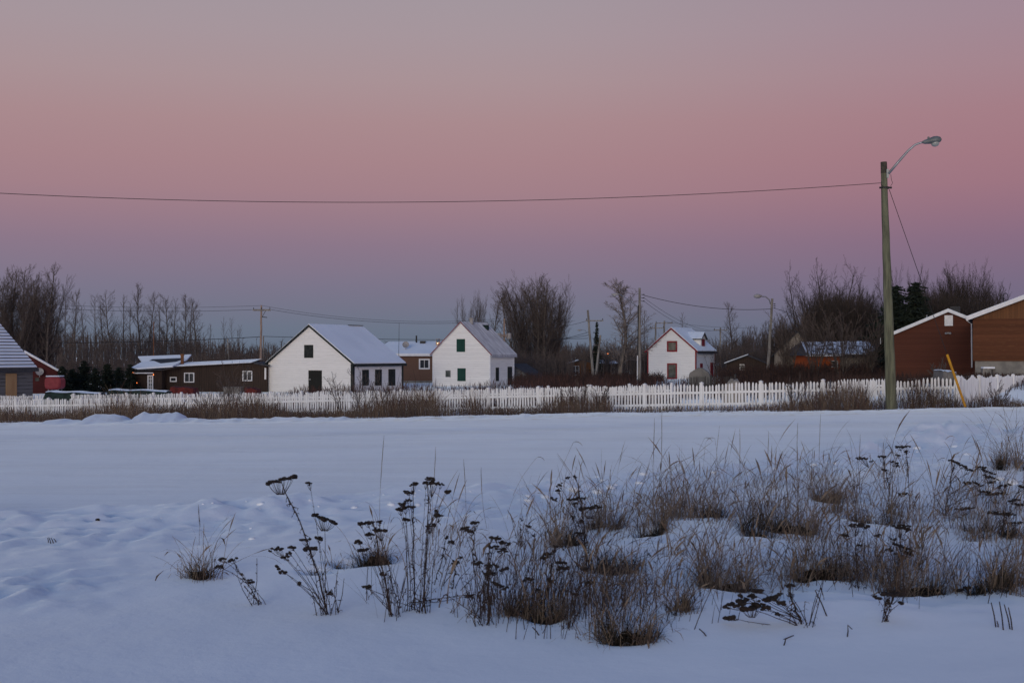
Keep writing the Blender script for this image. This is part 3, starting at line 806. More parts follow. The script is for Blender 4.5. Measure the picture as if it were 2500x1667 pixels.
strip('roadside_weeds', 'reddish dry weeds mixed through the grass along the white fence', 7500, roadside2, (.45,1.1), (.003,.007), M['weed_red'], 32, lean=.25, curve=.5)
def yard(rng, n):
    px = rng.uniform(480, 1760, n); u = (px-1250)/F
    t = rng.uniform(0, 1, n); y0 = front_D(0)*0 + np.array([front_D(p, 17) for p in px])
    y = y0 + t*(112-y0); x = u*y
    hs = np.interp(px, [480,700,740,800,900,1050,1250,1330,1600,1760], [.35,.55,.9,.85,1.0,.75,1.0,1.15,1.0,.9])
    cl = vnoise(x*.3, y*.2, 37)
    ok = rng.uniform(size=n) < np.clip(.2+1.5*cl, 0, 1)
    return x[ok], y[ok], (hs*(.3+1.1*vnoise(x*.45, y*.3, 39)))[ok]
strip('yard_weeds', 'tall reddish brown weeds filling the yards in front of the white houses', 14000, yard, (.45,1.1), (.008,.02), M['weed_red'], 33, lean=.25, curve=.5)
def between(rng, n):
    px = rng.uniform(-60, 1660, n); u = (px-1250)/F
    y0 = np.array([front_D(p, .8) for p in px]); y1 = np.array([front_D(p, 13) for p in px])
    y = y0 + rng.uniform(0,1,n)*(y1-y0); x = u*y
    ok = rng.uniform(size=n) < np.clip(.3+1.3*vnoise(x*.3,y*.3,53),0,1)
    return x[ok], y[ok], .5+.7*vnoise(x[ok]*.5,y[ok]*.4,54)
strip('fence_weeds', 'brown weeds standing between the front and the second white fence', 13000, between, (.35,.85), (.006,.014), M['weed_red'], 36, lean=.3, curve=.6)
def yard_right(rng, n):
    px = rng.uniform(1740, 2560, n); u = (px-1250)/F
    y0 = np.array([front_D(min(p,2330), 12) for p in px]); t = rng.uniform(0, 1, n)
    y1 = np.interp(px, [1740,2150,2190,2380,2560], [125,100,82,76,71])
    y = y0 + t*(y1-y0); x = u*y
    hs = np.interp(px, [1740,1900,2150,2250,2380,2440,2560], [1.0,1.0,.8,.7,.6,.35,.3])
    ok = rng.uniform(size=n) < np.clip(.2+1.5*vnoise(x*.3,y*.2,47),0,1)
    return x[ok], y[ok], (hs*(.3+1.0*vnoise(x*.45,y*.3,49)))[ok]
strip('brush_weeds', 'dark dry weeds behind the fence before the orange and brown houses', 11000, yard_right, (.5,1.2), (.008,.02), M['twig_red'], 34, lean=.3, curve=.5)

# ------------------------------------------------------------------ trees
def grow(T, C, p, d, L, r, lvl, prm, rng):
    nseg = prm['seg'][lvl]; wob = prm['wob'][lvl]; up = prm['up'][lvl]
    pts = [p.copy()]; dirs = []
    for i in range(nseg):
        d = (d + V((rng.gauss(0,wob), rng.gauss(0,wob), rng.gauss(0,wob*.5)+up))).normalized()
        p = p + d*(L/nseg); pts.append(p.copy()); dirs.append(d.copy())
    mn = prm.get('minr', .008)
    rad = [max(mn, r*(1-.8*i/nseg)) for i in range(nseg+1)]
    if lvl >= len(prm['n']):
        for a, b2, r_ in zip(pts[:-1], pts[1:], rad): C.sliver(a, b2 + (b2-a)*.15, max(mn, r_))
        return
    (T if lvl <= prm['tl'] else C).tube(pts, rad, 6 if lvl == 0 else 3, lvl == 0)
    if lvl >= len(prm['n']): return
    for k in range(prm['n'][lvl]):
        t = prm['start'][lvl] + (.99-prm['start'][lvl])*((k+rng.random())/prm['n'][lvl])
        i = min(nseg-1, int(t*nseg)); q = pts[i].lerp(pts[i+1], t*nseg-i); dd = dirs[i]
        a = rng.gauss(prm['ang'][lvl], .15); az = rng.uniform(0, 2*math.pi)
        o = dd.orthogonal().normalized(); o = (Matrix.Rotation(az, 3, dd) @ o)
        nd = (dd*math.cos(a) + o*math.sin(a)).normalized()
        Lc = L*prm['ratio'][lvl]*(1-prm['tap'][lvl]*(t-prm['start'][lvl])/(1-prm['start'][lvl]))*rng.uniform(.6,1.15)
        grow(T, C, q, nd, Lc, max(mn, r*(1-.75*t)*.45), lvl+1, prm, rng)
POPLAR = dict(seg=[8,4,3,2], wob=[.035,.09,.14,.15], up=[.02,.10,.08,.05], n=[36,9,6], start=[.20,.12,.1], ang=[.72,.55,.6], ratio=[.28,.45,.5], tap=[.6,.4,.3], tl=1, minr=.008)
VASE = dict(seg=[6,4,3,2], wob=[.05,.09,.12,.15], up=[.05,.12,.10,.05], n=[20,9,6], start=[.16,.10,.1], ang=[.42,.5,.5], ratio=[.36,.45,.5], tap=[.35,.4,.3], tl=1, minr=.008)
SPREAD = dict(seg=[7,6,4,2], wob=[.07,.14,.2,.25], up=[.03,.07,.03,0], n=[36,14,10], start=[.15,.10,.1], ang=[.72,.6,.75], ratio=[.36,.40,.42], tap=[.55,.4,.3], tl=1, minr=.009)
THIN = dict(seg=[7,4,2], wob=[.04,.1,.15], up=[.02,.09,.05], n=[30,9], start=[.15,.15], ang=[.7,.6], ratio=[.25,.42], tap=[.6,.4], tl=1, minr=.010)
def tree_mesh(kind, h, seed, r0=.14):
    rng = random.Random(seed); T = MB(); C = MB()
    if kind == 'vase':
        ns = 7
        for k in range(ns):
            a = 2*math.pi*k/ns + rng.uniform(-.3,.3); sp = rng.uniform(.08,.34)
            grow(T, C, V((math.cos(a)*.25, math.sin(a)*.25, 0)), V((math.cos(a)*sp, math.sin(a)*sp, 1)).normalized(), h*rng.uniform(.8,1)*.93, r0*.55, 0, VASE, rng)
    elif kind == 'willow':
        for k in range(5):
            a = 2*math.pi*k/5 + rng.uniform(-.4,.4); sp = rng.uniform(.25,.7)
            grow(T, C, V((math.cos(a)*.2, math.sin(a)*.2, 0)), V((math.cos(a)*sp, math.sin(a)*sp, 1)).normalized(), h*rng.uniform(.75,1), r0*.7, 0, dict(SPREAD, n=[14,9,7], ang=[.6,.65,.7], ratio=[.42,.42,.45]), rng)
    else:
        prm = {'poplar':POPLAR,'spread':SPREAD,'thin':THIN}[kind]
        grow(T, C, V((0,0,0)), V((rng.uniform(-.05,.05), rng.uniform(-.05,.05), 1)).normalized(), h, r0, 0, prm, rng)
    return T, C
PROTO = {}
def proto(key, kind, h, seed, mt, mc, r0=.14, name='bare_tree'):
    T, C = tree_mesh(kind, h, seed, r0)
    root = empty(name, (0,0,0)); T.build('trunk', M[mt], root); C.build('crown', M[mc], root)
    PROTO[key] = [root, h, False, kind]
def place_tree(key, px, pytop, D, label, group=None, wide=1.0, cat='bare tree'):
    pr = PROTO[key]
    if not pr[2]: o = pr[0]; pr[2] = True
    else: o = copy_tree(pr[0])
    rt2 = random.Random(int(px*7+pytop))
    x = (px-1250)/F*D; z = gz(x, D)-.1
    top = EYE-(pytop-HY)/F*D
    sc = (top-z)/(pr[1]*(.98 if pr[3] != 'willow' else .93))
    o.location = (x, D, z); o.rotation_euler = (0,0,rt2.uniform(0,6.28)); o.scale = (sc*wide, sc*wide, sc)
    for k in ('label','category','group'):
        if k in o: del o[k]
    tag(o, label, cat, group)
    return o
proto('p1','poplar',12,1,'bark','twig'); proto('p2','poplar',12,2,'bark','twig'); proto('p3','poplar',12,3,'bark','twig'); 
proto('v1','vase',13,4,'bark','twig',.2); proto('v2','vase',13,5,'bark','twig',.2)
proto('t1','thin',10,6,'bark','twig',.1); proto('t2','thin',10,7,'bark','twig',.1)
proto('w1','willow',11,8,'bark_dark','twig_dark',.22); proto('w2','willow',11,9,'bark_dark','twig_dark',.22)
proto('v3','vase',13,24,'bark_dark','twig_dark',.2); proto('v4','vase',13,25,'bark_dark','twig_dark',.2); proto('p4','poplar',12,22,'bark_dark','twig_dark')
proto('b1','spread',9,10,'bark_pale','twig_frost',.15)
proto('s1','vase',6,12,'bark','twig_red',.12)
# dense stand on the far left
L1 = 'tall bare poplar in the dense stand at the far left edge'
for i, (px, py, k) in enumerate([(-30,668,'p1'),(8,662,'v1'),(30,676,'p2'),(52,690,'v2'),(68,665,'p3'),(90,690,'p1'),(104,684,'v1'),(118,664,'p2'),(132,715,'p3'),(20,700,'v2'),(78,705,'v1')]):
    place_tree(k, px, py, 148+(i*7)%15, L1, 'bare poplars at the far left', 1.15)
L2 = 'slim bare poplar in the open row behind the snow roofed house at left'
for i, (px, py, k) in enumerate([(160,735,'t1'),(182,722,'p2'),(205,750,'t2'),(232,728,'t1'),(252,742,'t2'),(278,722,'p3'),(300,730,'t1'),(318,745,'t2'),(345,712,'p1'),(366,728,'p2'),(388,745,'t1'),(404,729,'p3'),(424,738,'t2'),(446,735,'p1'),(462,745,'t2')]):
    place_tree(k, px, py, 178+(i*11)%20, L2, 'open row of bare poplars at left', 1.1)
place_tree('p2', 478, 742, 172, 'bare poplar at the right end of the left row, beside open sky', None, 1.1)
for px, py, k, lab in [(515,797,'t1','small bare sapling standing left of the thin trees over the dark brown house'),(547,784,'t2','taller bare sapling above the middle of the dark brown house'),(566,783,'t1','bare sapling right of the taller one over the dark brown house'),(583,801,'t2','low bare sapling nearest left of the tan utility pole')]:
    place_tree(k, px, py, 165, lab, 'saplings behind the dark brown house', .8)
# middle clump
L3 = 'bare tree in the big rounded clump right of the green shuttered house'
for i, (px, py, k, w, ln) in enumerate([(1208,724,'p1',1.2,-.10),(1222,706,'p2',1.2,-.07),(1240,698,'v1',.8,-.05),(1262,692,'p3',1.2,-.02),(1275,690,'v2',.85,0),(1293,690,'p1',1.2,.0),(1304,694,'v1',.85,.03),(1322,697,'p2',1.2,.04),(1335,703,'v2',.8,.07),(1350,712,'p3',1.3,.09),(1362,728,'v1',.8,.12),(1372,748,'p1',1.3,.14),(1250,712,'p3',1.1,0),(1314,700,'p3',1.1,.02),(1340,722,'p2',1.1,.05)]):
    px0 = 1250+(px-1250)*.62+38
    o = place_tree(k, px0, py, 168+(i*7)%16, L3, 'clump of bare trees behind the green shuttered house', w)
    o.rotation_euler = (0, math.atan2((px-px0)/F*175, 13)*1.0, o.rotation_euler.z*.3)
place_tree('v2', 1143, 735, 170, 'small bare tree directly behind the chimney of the green shuttered house', None, .55)
place_tree('v1', 1168, 718, 175, 'slender bare tree between the chimney tree and the big clump', None, .42)
place_tree('p3', 1195, 722, 172, 'bare tree at the left edge of the big rounded clump', None, 1)
place_tree('b1', 1514, 702, 122, 'pale frosted birch standing left of the tall lamp pole', None, 1.6, 'birch')
place_tree('t1', 1572, 765, 170, 'small bare tree just right of the tall lamp pole', None, 1)
place_tree('t2', 1668, 772, 180, 'thin bare treetop rising over the roof of the red trimmed house', None, 1)
place_tree('p2', 1786, 750, 160, 'round topped bare tree right of the red trimmed house', None, 1.25)
for i, (px, py, k) in enumerate([(1828,806,'p1'),(1852,800,'p3'),(1864,792,'p2'),(1912,776,'p1'),(1922,784,'v1'),(1838,812,'v2'),(1812,815,'v1')]):
    place_tree(k, px, py, 165+(i*5)%12, 'dark bare tree in the thicket around the leaning lamp pole', 'bare trees around the leaning lamp pole', 1.1)
for i, (px, py, k, w, lab) in enumerate([(1972,672,'w1',.6,'big spreading bare willow left of the orange house'),(2030,648,'w2',.75,'tallest spreading bare willow right above the orange house'),(1985,700,'w1',.6,'bare willow filling between the two biggest willows')]):
    place_tree(k, px, py, 128+i*4, lab, None, w, 'willow')
for i, (px, py, k, w) in enumerate([(2000,720,'v4',.8),(2040,715,'v3',.8),(2075,705,'w2',.55),(2100,716,'v4',.8),(2130,730,'p4',1.3),(2060,735,'v3',.9),(2150,712,'w1',.5),(1975,745,'v3',.8),(2015,706,'v3',.9),(2055,700,'v4',.8),(2085,712,'v3',.9),(2115,720,'v3',.9),(2025,735,'v4',1),(2140,738,'v4',.9)]):
    place_tree(k, px, py, 136+(i*5)%14, 'dark bare tree in the wood behind the orange house', 'wood behind the orange house', w)
for i, (px, py, k, w) in enumerate([(2195,672,'w1',.4),(2215,662,'v4',.6),(2270,690,'v3',.8),(2295,700,'v4',.9),(2320,658,'v3',.7),(2340,664,'p4',1.2),(2362,656,'v4',.7),(2395,664,'w2',.45),(2412,690,'v3',.8),(2430,705,'v4',.7),(2355,700,'v4',.9),(2285,698,'v4',.9),(2305,702,'v3',1),(2330,690,'v3',.9),(2380,688,'v4',.9),(2400,694,'v3',.8),(2345,676,'v3',.7),(2260,702,'v3',.9),(2420,712,'v3',.9)]):
    place_tree(k, px, py, 118+(i*5)%16, 'brown bare tree in the wood behind the brown gabled buildings', 'wood behind the brown gabled buildings', w)

# spruces
def spruce(px, py, D, halfpx, label, group=None, seed=1, low=.04, dens=1.0, power=.8):
    rng = random.Random(seed)
    x = (px-1250)/F*D; z = gz(x, D)-.1; h = EYE-(py-HY)/F*D - z; w = halfpx/F*D
    root = empty('spruce_tree', (x,D,z), 0, label, 'spruce', group)
    t = MB(); t.tube([(0,0,0),(0,0,h*.5),(0,0,h*.97)], [h*.022,h*.014,.012], 6); t.build('trunk', M['bark'], root)
    c = MB(); lv = int(h*4.5)
    for i in range(lv):
        q = low + (1-low)*(i/lv); rr = w*(1-q)**power*rng.uniform(.6,1.18)+.05
        for k in range(int((8+rr*5)*dens)):
            a = rng.uniform(0,6.28); ra = rng.uniform(.45,1.12)*(1+.22*math.sin(a*3+q*9)); e = V((math.cos(a)*rr*ra, math.sin(a)*rr*ra, h*q - rr*.28 + rng.uniform(-.1,.1)))
            s0 = V((0,0,h*q+rng.uniform(-.08,.08)))
            c.sliver(s0, e, .045)
            for g in range(4):
                u = rng.uniform(.3,1); p = s0.lerp(e, u)
                c.sliver(p, p+V((rng.uniform(-.3,.3),rng.uniform(-.3,.3),rng.uniform(-.25,.08)))*(.4+rr*.45), .05+.02*rr)
    c.build('crown', M['needle'], root)
    return root
spruce(1457,783,150,24,'narrow dark spruce between the two leaning poles',seed=3, dens=1.5)
spruce(2234,684,100,92,'big black spruce right of the main street lamp pole, the taller of a touching pair',seed=4, dens=2.2, power=.5)
spruce(2190,692,103,92,'big black spruce half behind the main street lamp pole, the lower of a touching pair',seed=6, dens=2.2, power=.5)
for i, (px, py, hw) in enumerate([(152,893,26),(178,900,28),(205,880,26),(232,898,26),(262,888,28),(290,896,26),(318,889,28)]):
    spruce(px, py-4, 118+(i%3)*4, hw*1.45, 'low bushy dark spruce in the row between the red tank and the snow roofed house', 'row of low dark spruces at left', seed=20+i, low=0, dens=2.6, power=.6)

# far wood: reads as one mass
def far_wood():
    rng = random.Random(77); mb = MB()
    for i in range(5200):
        px = rng.uniform(-250, 2750); D = rng.uniform(205, 300)
        top = np.interp(px, [-250,150,480,520,640,700,1000,1380,1420,1560,1600,1760,1850,2000,2750], [800,815,828,838,846,848,852,845,846,842,834,838,815,790,780])
        x = (px-1250)/F*D; z = -2.0
        ht = max(1.5, EYE-(top+rng.gauss(6,10)-HY)/F*D - z)
        p = V((x, D, z)); tip = V((x+rng.gauss(0,.5), D+rng.gauss(0,.5), z+ht))
        mb.tube([p, p.lerp(tip,.5)+V((rng.gauss(0,.2),0,0)), tip], [.10,.07,.02], 3, False)
        for k in range(9):
            q = p.lerp(tip, rng.uniform(.25,.98)); L = rng.uniform(.5,1.5)
            mb.sliver(q, q+V((rng.gauss(0,.6), rng.gauss(0,.6), rng.uniform(.4,1))).normalized()*L, rng.uniform(.02,.06))
    tag(mb.build('far_wood', M['twig']), 'low dark wood closing the view behind the village', 'wood', kind='stuff')
far_wood()
# brush behind the yards (shrub thickets)
def thicket(name, label, spans, N0, seed, m):
    rng = random.Random(seed); mb = MB()
    for i in range(N0):
        a, b2, D0, D1, top = rng.choice(spans)
        px = rng.uniform(a, b2); D = rng.uniform(D0, D1); x = (px-1250)/F*D; z = gz(x, D)-.1
        ht = max(.6, EYE-(top+abs(rng.gauss(0,14))-HY)/F*D - z)*rng.uniform(.75,1.02)
        p = V((x,D,z)); tip = V((x+rng.gauss(0,.25)*ht*.5, D+rng.gauss(0,.2), z+ht))
        mid = p.lerp(tip,.5)+V((rng.gauss(0,.1),0,0))
        mb.tube([p, mid, tip], [.03,.02,.008], 3, False)
        for k in range(9):
            q = p.lerp(tip, rng.uniform(.15,.95)); L = rng.uniform(.25,.8)
            mb.sliver(q, q+V((rng.gauss(0,.7), rng.gauss(0,.7), rng.uniform(.3,1))).normalized()*L, rng.uniform(.010,.022))
    tag(mb.build(name, M[m]), label, 'thicket', kind='stuff')
thicket('thicket', 'dark bare scrub growing between and behind the houses', [(130,500,150,175,870),(470,660,150,185,848),(1230,1400,140,165,850),(1360,1600,145,170,838),(1540,1640,150,165,848),(1740,1960,135,160,838),], 4200, 41, 'twig')
thicket('dark_thicket', 'dense dark scrub behind the orange house and the brown buildings', [(1880,2200,118,135,800),(1985,2150,120,135,735),(1985,2125,118,130,715),(2000,2110,118,130,712),(1880,2200,120,135,770),(2230,2450,105,118,735),(2240,2430,105,118,715),(2250,2345,104,112,705)], 5200, 43, 'twig_dark')
thicket('bank_scrub', 'low dark red scrub along the back of the yards', [(1250,1620,112,130,905),(1760,1960,92,120,890),(1880,2150,92,108,880),(1330,1600,100,125,915)], 2200, 42, 'twig_red')

# bare shrubs standing in the roadside grass: each a thing
def shrub(px, D, hpx, wpx, ns, label, seed, mt='bark'):
    rng = random.Random(seed); x = (px-1250)/F*D; z = gz(x, D)-.05; s = D/F
    root = empty('bare_shrub', (x,D,z), 0, label, 'shrub', 'bare shrubs along the white fence')
    T = MB(); C = MB(); h = hpx*s; w = wpx*s/2
    far = D > 60
    prm = dict(seg=[5,3,2], wob=[.08,.14,.15], up=[.02,.06,.03], n=[12,6] if far else [9,5], start=[.2,.15], ang=[.55,.6], ratio=[.36,.42], tap=[.5,.3], tl=0, minr=.013 if far else .0065)
    for k in range(ns):
        a = rng.uniform(0,6.28); q = rng.uniform(.1,1)*w/h
        grow(T, C, V((math.cos(a)*.1,math.sin(a)*.1,0)), V((math.cos(a)*q, math.sin(a)*q, 1)).normalized(), h*rng.uniform(.6,1), .04 if far else .018, 0, prm, rng)
    T.build('stem', M[mt], root); C.build('twigs', M['twig'], root)
for a in [(565,50,150,150,9,'tall bare shrub in the roadside grass before the dark brown house'),(510,52,90,90,6,'smaller bare shrub left of the tall one before the dark brown house'),
          (835,56,120,60,3,'single thin sapling before the corner of the black trimmed house'),(885,54,130,110,7,'bare shrub in front of the three narrow black windows'),(925,55,85,90,6,'low bare shrub by the fence right of the narrow black windows'),
          (1415,51,92,110,9,'wide bare shrub before the fence under the small orange cabin'),(1468,50,80,90,8,'bare shrub right of the wide one at the fence'),(1370,52,70,60,5,'small bare shrub left of the wide one at the fence'),
          (1945,46.5,95,70,6,'bare shrub against the fence left of the pale gable'),(2015,45.5,75,90,8,'round bare shrub at the fence left of the street lamp pole'),(2285,44,60,60,6,'bushy stem cluster at the corner by the yellow guard'),
          (2430,43,70,90,7,'bare shrub in the snow at right before the concrete foundation')]:
    shrub(*a, seed=int(a[0]))
for a in [(1925,98,170,120,12,'tall dark bush leaning over the pale gable'),(1990,96,190,120,11,'tall dark bush before the orange wall, left one'),(2055,94,180,130,12,'tall dark bush before the orange wall, right one'),(2120,95,150,130,15,'tall dark bush between the orange house and the lamp pole'),(2300,70,60,110,8,'dark bush under the floodlight of the brown building')]:
    shrub(*a, seed=int(a[0])+5)

# ------------------------------------------------------------------ houses
def fit(px_l, px_r, px_b, D, al):
    """plan of a house whose front right corner stands at distance D: width, depth, front centre"""
    e_d = V((math.sin(al), math.cos(al))); e_l = V((-math.cos(al), math.sin(al)))
    fr = V(((px_r-1250)/F*D, D))
    def solve(u, e): return (u*fr.y-fr.x)/(e.x-u*e.y)
    w = solve((px_l-1250)/F, e_l); d = solve((px_b-1250)/F, e_d) if px_b is not None else None
    c = fr + e_l*(w/2)
    return w, d, c, fr
class House:
    def __init__(s, name, label, cat, w, d, h, r, loc, rz, wall, roof, over=.22, eave=.25, rt_=.10, snow=.08, trim=None, corner=None, snow_mat='roof_snow', ridge_off=0, group=None, base=-.6, tw=.17):
        s.w, s.d, s.h, s.r = w, d, h, r
        s.root = empty(name, loc, rz, label, cat, group)
        x0 = ridge_off
        mb = MB(); mb.prism([(-w/2,base),(w/2,base),(w/2,h),(x0,r),(-w/2,h)], 0, d)
        s.wall = mb.build('wall', M[wall], s.root)
        slR = (r-h)/(w/2-x0); slL = (r-h)/(w/2+x0)
        L = (-w/2-eave, h-eave*slL); Rr = (w/2+eave, h-eave*slR); g = .004
        t = rt_*1.2
        prof = [(L[0],L[1]+g),(x0,r+g),(Rr[0],Rr[1]+g),(Rr[0],Rr[1]+t),(x0,r+t),(L[0],L[1]+t)]
        def chev(a0, a1, y0, y1, cut=0):
            b = MB()
            pl = [(L[0]+cut,L[1]+cut*slL+a0),(x0,r+a0),(Rr[0]-cut,Rr[1]+cut*slR+a0),(Rr[0]-cut,Rr[1]+cut*slR+a1),(x0,r+a1),(L[0]+cut,L[1]+cut*slL+a1)]
            vs = [(x,y0,z) for x,z in pl] + [(x,y1,z) for x,z in pl]
            b.add(vs, [(0,1,4,5),(1,2,3,4),(6,11,10,7),(7,10,9,8),(0,6,7,1),(1,7,8,2),(2,8,9,3),(3,9,10,4),(4,10,11,5),(5,11,6,0)])
            return b
        s.roof = chev(g, t, -over, d+over).build('roof', M[roof], s.root)
        if snow: chev(t+.003, t+snow, -over+.04, d+over-.06, .05).build('roof_snow', M[snow_mat], s.roof)
        if trim:
            for sg, E, sl in ((-1, L, slL), (1, Rr, slR)):
                b = MB(); pl = [(E[0],E[1]+t+.02),(E[0],E[1]+t-tw),(x0,r+t-tw),(x0,r+t+.02)]
                vs = [(x,-over-.045,z) for x,z in pl]+[(x,-over-.003,z) for x,z in pl]
                b.add(vs, [(0,1,2,3),(7,6,5,4),(0,4,5,1),(1,5,6,2),(3,2,6,7),(0,3,7,4)])
                b.build('bargeboard', M[trim], s.root)
            b = MB(); b.box(Rr[0]+.003, Rr[0]+.035, -over, d+over, Rr[1]-.10, Rr[1]+t-.01)
            b.build('fascia', M[trim], s.root)
        if corner:
            cw = .13
            for xx in (-w/2-.02, w/2-cw+.02):
                b = MB(); b.box(xx, xx+cw, -.03, cw-.03, base, h-.05); b.build('corner_board', M[corner], s.root)
            b = MB(); b.box(w/2-cw+.02, w/2+.02, d-cw+.03, d+.03, base, h-.05); b.build('corner_board', M[corner], s.root)
    def Mx(s, face, u, z):
        if face == 'front': return Matrix.Translation((u, 0, z))
        if face == 'right': return Matrix.Translation((s.w/2, u, z)) @ Matrix.Rotation(R(90), 4, 'Z')
        if face == 'left': return Matrix.Translation((-s.w/2, u, z)) @ Matrix.Rotation(R(-90), 4, 'Z')
    def opening(s, face, u, z, w, h, name='window', fill='glass', fillname='pane', frame=None, fw=.07, bars=0, hbars=0, sill=False, label=None):
        """u = centre along the wall, z = bottom"""
        Mx = s.Mx(face, u, z)
        if frame:
            b = MB(); b.M = Mx
            b.box(-w/2-fw,-w/2,-.05,-.003,-fw,h+fw); b.box(w/2,w/2+fw,-.05,-.003,-fw,h+fw)
            b.box(-w/2,w/2,-.05,-.003,h,h+fw); b.box(-w/2,w/2,-.05,-.003,-fw,0)
            for k in range(bars):
                c = -w/2 + w*(k+1)/(bars+1); b.box(c-.025,c+.025,-.045,-.003,0,h)
            for k in range(hbars):
                c = h*(k+1)/(hbars+1); b.box(-w/2,w/2,-.042,-.003,c-.02,c+.02)
            fr = b.build(name, M[frame], s.root)
            p = MB(); p.M = Mx; p.box(-w/2,w/2,-.022,-.004,0,h); p.build(fillname, M[fill], fr)
            if sill:
                q = MB(); q.M = Mx; q.box(-w/2-fw-.05,w/2+fw+.05,-.1,-.004,-fw-.05,-fw-.003); q.build('sill', M[frame], fr)
        else:
            p = MB(); p.M = Mx; p.box(-w/2,w/2,-.035,-.004,0,h)
            n = 2
            for k in range(n):
                c = h*(.2+.6*k); p.box(-w/2+.04,w/2-.04,-.055,-.036,c-.05,c+.05)
            fr = p.build(name, M[fill], s.root)
        if label: fr['label'] = label
        return fr
    def uf(s, px, D):  # pixel column -> position along the front wall
        o = s.root; rz = o.rotation_euler.z; c = V(o.location.xy); e = V((math.cos(rz), math.sin(rz))); u = (px-1250)/F
        return (u*c.y-c.x)/(e.x-u*e.y)
    def ur(s, px):     # pixel column -> position along the right wall
        o = s.root; rz = o.rotation_euler.z; e = V((math.cos(rz), math.sin(rz))); q = V((-math.sin(rz), math.cos(rz)))
        c = V(o.location.xy)+e*(s.w/2); u = (px-1250)/F
        return (u*c.y-c.x)/(q.x-u*q.y)
    def at(s, x, y, z): return s.root.matrix_basis @ V((x,y,z))
    def zf(s, u, py):  # pixel row -> local z on the front wall
        rz = s.root.rotation_euler.z; D = s.root.location.y + math.sin(rz)*u
        return EYE-(py-HY)/F*D - s.root.location.z
    def zr(s, v, py):
        rz = s.root.rotation_euler.z; D = s.root.location.y + math.sin(rz)*s.w/2 + math.cos(rz)*v
        return EYE-(py-HY)/F*D - s.root.location.z
    def front_px(s, x0, x1, y0, y1, **k):
        a, b2 = s.uf(x0,0), s.uf(x1,0); c = (a+b2)/2
        zt, zb = s.zf(c, y0), s.zf(c, y1)
        return s.opening('front', c, zb, b2-a, zt-zb, **k)
    def right_px(s, x0, x1, y0, y1, **k):
        a, b2 = s.ur(x0), s.ur(x1); c = (a+b2)/2
        zt, zb = s.zr(c, y0), s.zr(c, y1)
        return s.opening('right', c, zb, b2-a, zt-zb, **k)
AL = R(28)

# black trimmed white house
w, d, c, fr = fit(655, 861.5, 984, 116, AL)
z0 = -1.85
D_ap = c.y
r = EYE+(HY-796)/F*D_ap-z0; h = EYE-(890-HY)/F*115.7-z0 + .12
H1 = House('white_house', 'big white clapboard house with black trim and three narrow black side windows', 'house', w, d, h, r, (c.x,c.y,z0), -AL, 'white_clap', 'dark_roof', trim='black_trim', corner=None, snow=.10, over=.18, eave=.28)
b = MB(); b.box(H1.w/2-.22, H1.w/2+.025, -.035, .25, -.6, H1.h-.06); b.build('corner_board', M['black_trim'], H1.root)
b = MB(); b.box(H1.w/2-.16, H1.w/2+.025, H1.d-.25, H1.d+.03, -.6, H1.h-.06); b.build('corner_board', M['black_trim'], H1.root)
b = MB(); b.box(-H1.w/2-.12, -H1.w/2-.003, .02, .25, -.6, H1.h-.2); b.build('corner_board', M['black_trim'], H1.root)
H1.front_px(743, 765, 842, 873.5, name='window', fill='black_trim', label='square black loft window')
dr = H1.front_px(753.5, 786, 904, 958, name='door', fill='dark_door', label='wide dark plank door')
b = MB(); b.M = H1.Mx('front', H1.uf(757,0), H1.zf(0,926)); b.box(-.11,.11,-.075,-.056,-.05,.05); b.box(-.1,-.06,-.13,-.076,-.02,.02); b.build('latch', M['metal'], dr)
for (a, b2, t) in ((884,900,902.5),(915.5,931.5,902),(948,964.5,901)):
    H1.right_px(a, b2, t, 941, name='window', fill='black_trim', label='narrow black side window')
# roof ridge flashing left bare of snow
b = MB(); b.box(-.16,.16,H1.d-2.3,H1.d+.1,H1.r+.20,H1.r+.24); b.build('ridge_cap', M['black_trim'], H1.root)

# green shuttered white house
w, d, c, fr = fit(1056.5, 1197, 1255, 128, AL)
z0 = -1.75
r = EYE+(HY-789)/F*c.y-z0; h = EYE-(866-HY)/F*127.5-z0+.10
H2 = House('white_house', 'white clapboard house with green shutters, thin red trim and corrugated roof', 'house', w, d, h, r, (c.x,c.y,z0), -AL, 'white_clap2', 'tin_roof', trim='red_trim', corner='white_trim', snow=0, over=.15, eave=.25, tw=.05)
# corrugated sheets
def corrugated(H, m, over, eave, amp=.045, pitch=.30):
    n = int((H.d+2*over)/pitch*6); rows = []
    sl = (H.r-H.h)/(H.w/2)
    vs = []; fs = []
    for i in range(n+1):
        y = -over + (H.d+2*over)*i/n; a = .16+amp*math.sin(2*math.pi*y/pitch)
        for (x, z) in ((-H.w/2-eave, H.h-eave*sl), (0, H.r), (H.w/2+eave, H.h-eave*sl)): vs.append((x,y,z+a))
    for i in range(n):
        b = i*3; fs += [(b,b+3,b+4,b+1),(b+1,b+4,b+5,b+2)]
    mb = MB(); mb.add(vs, fs); return mb.build('roof_sheet', M[m], H.roof)
corrugated(H2, 'tin_roof', .17, .30)
for ch in H2.root.children:
    if ch.name.startswith('fascia'): ch.data.materials[0] = M['tin_roof']
H2.front_px(1115, 1135.5, 827.5, 859, name='shutter', fill='green_shutter', label='green upper shutter')
H2.front_px(1117, 1137, 899, 930, name='shutter', fill='green_shutter', label='green lower shutter')
f_ = H2.front_px(1089, 1099.5, 905, 919.5, name='meter_box', fill='pale_glass', fillname='meter', frame='metal', fw=.05)
H2.right_px(1210, 1217.5, 897, 930, name='window', fill='black_trim', label='narrow dark side window')
H2.right_px(1239, 1249.5, 895, 942, name='door', fill='black_trim', label='dark side door')
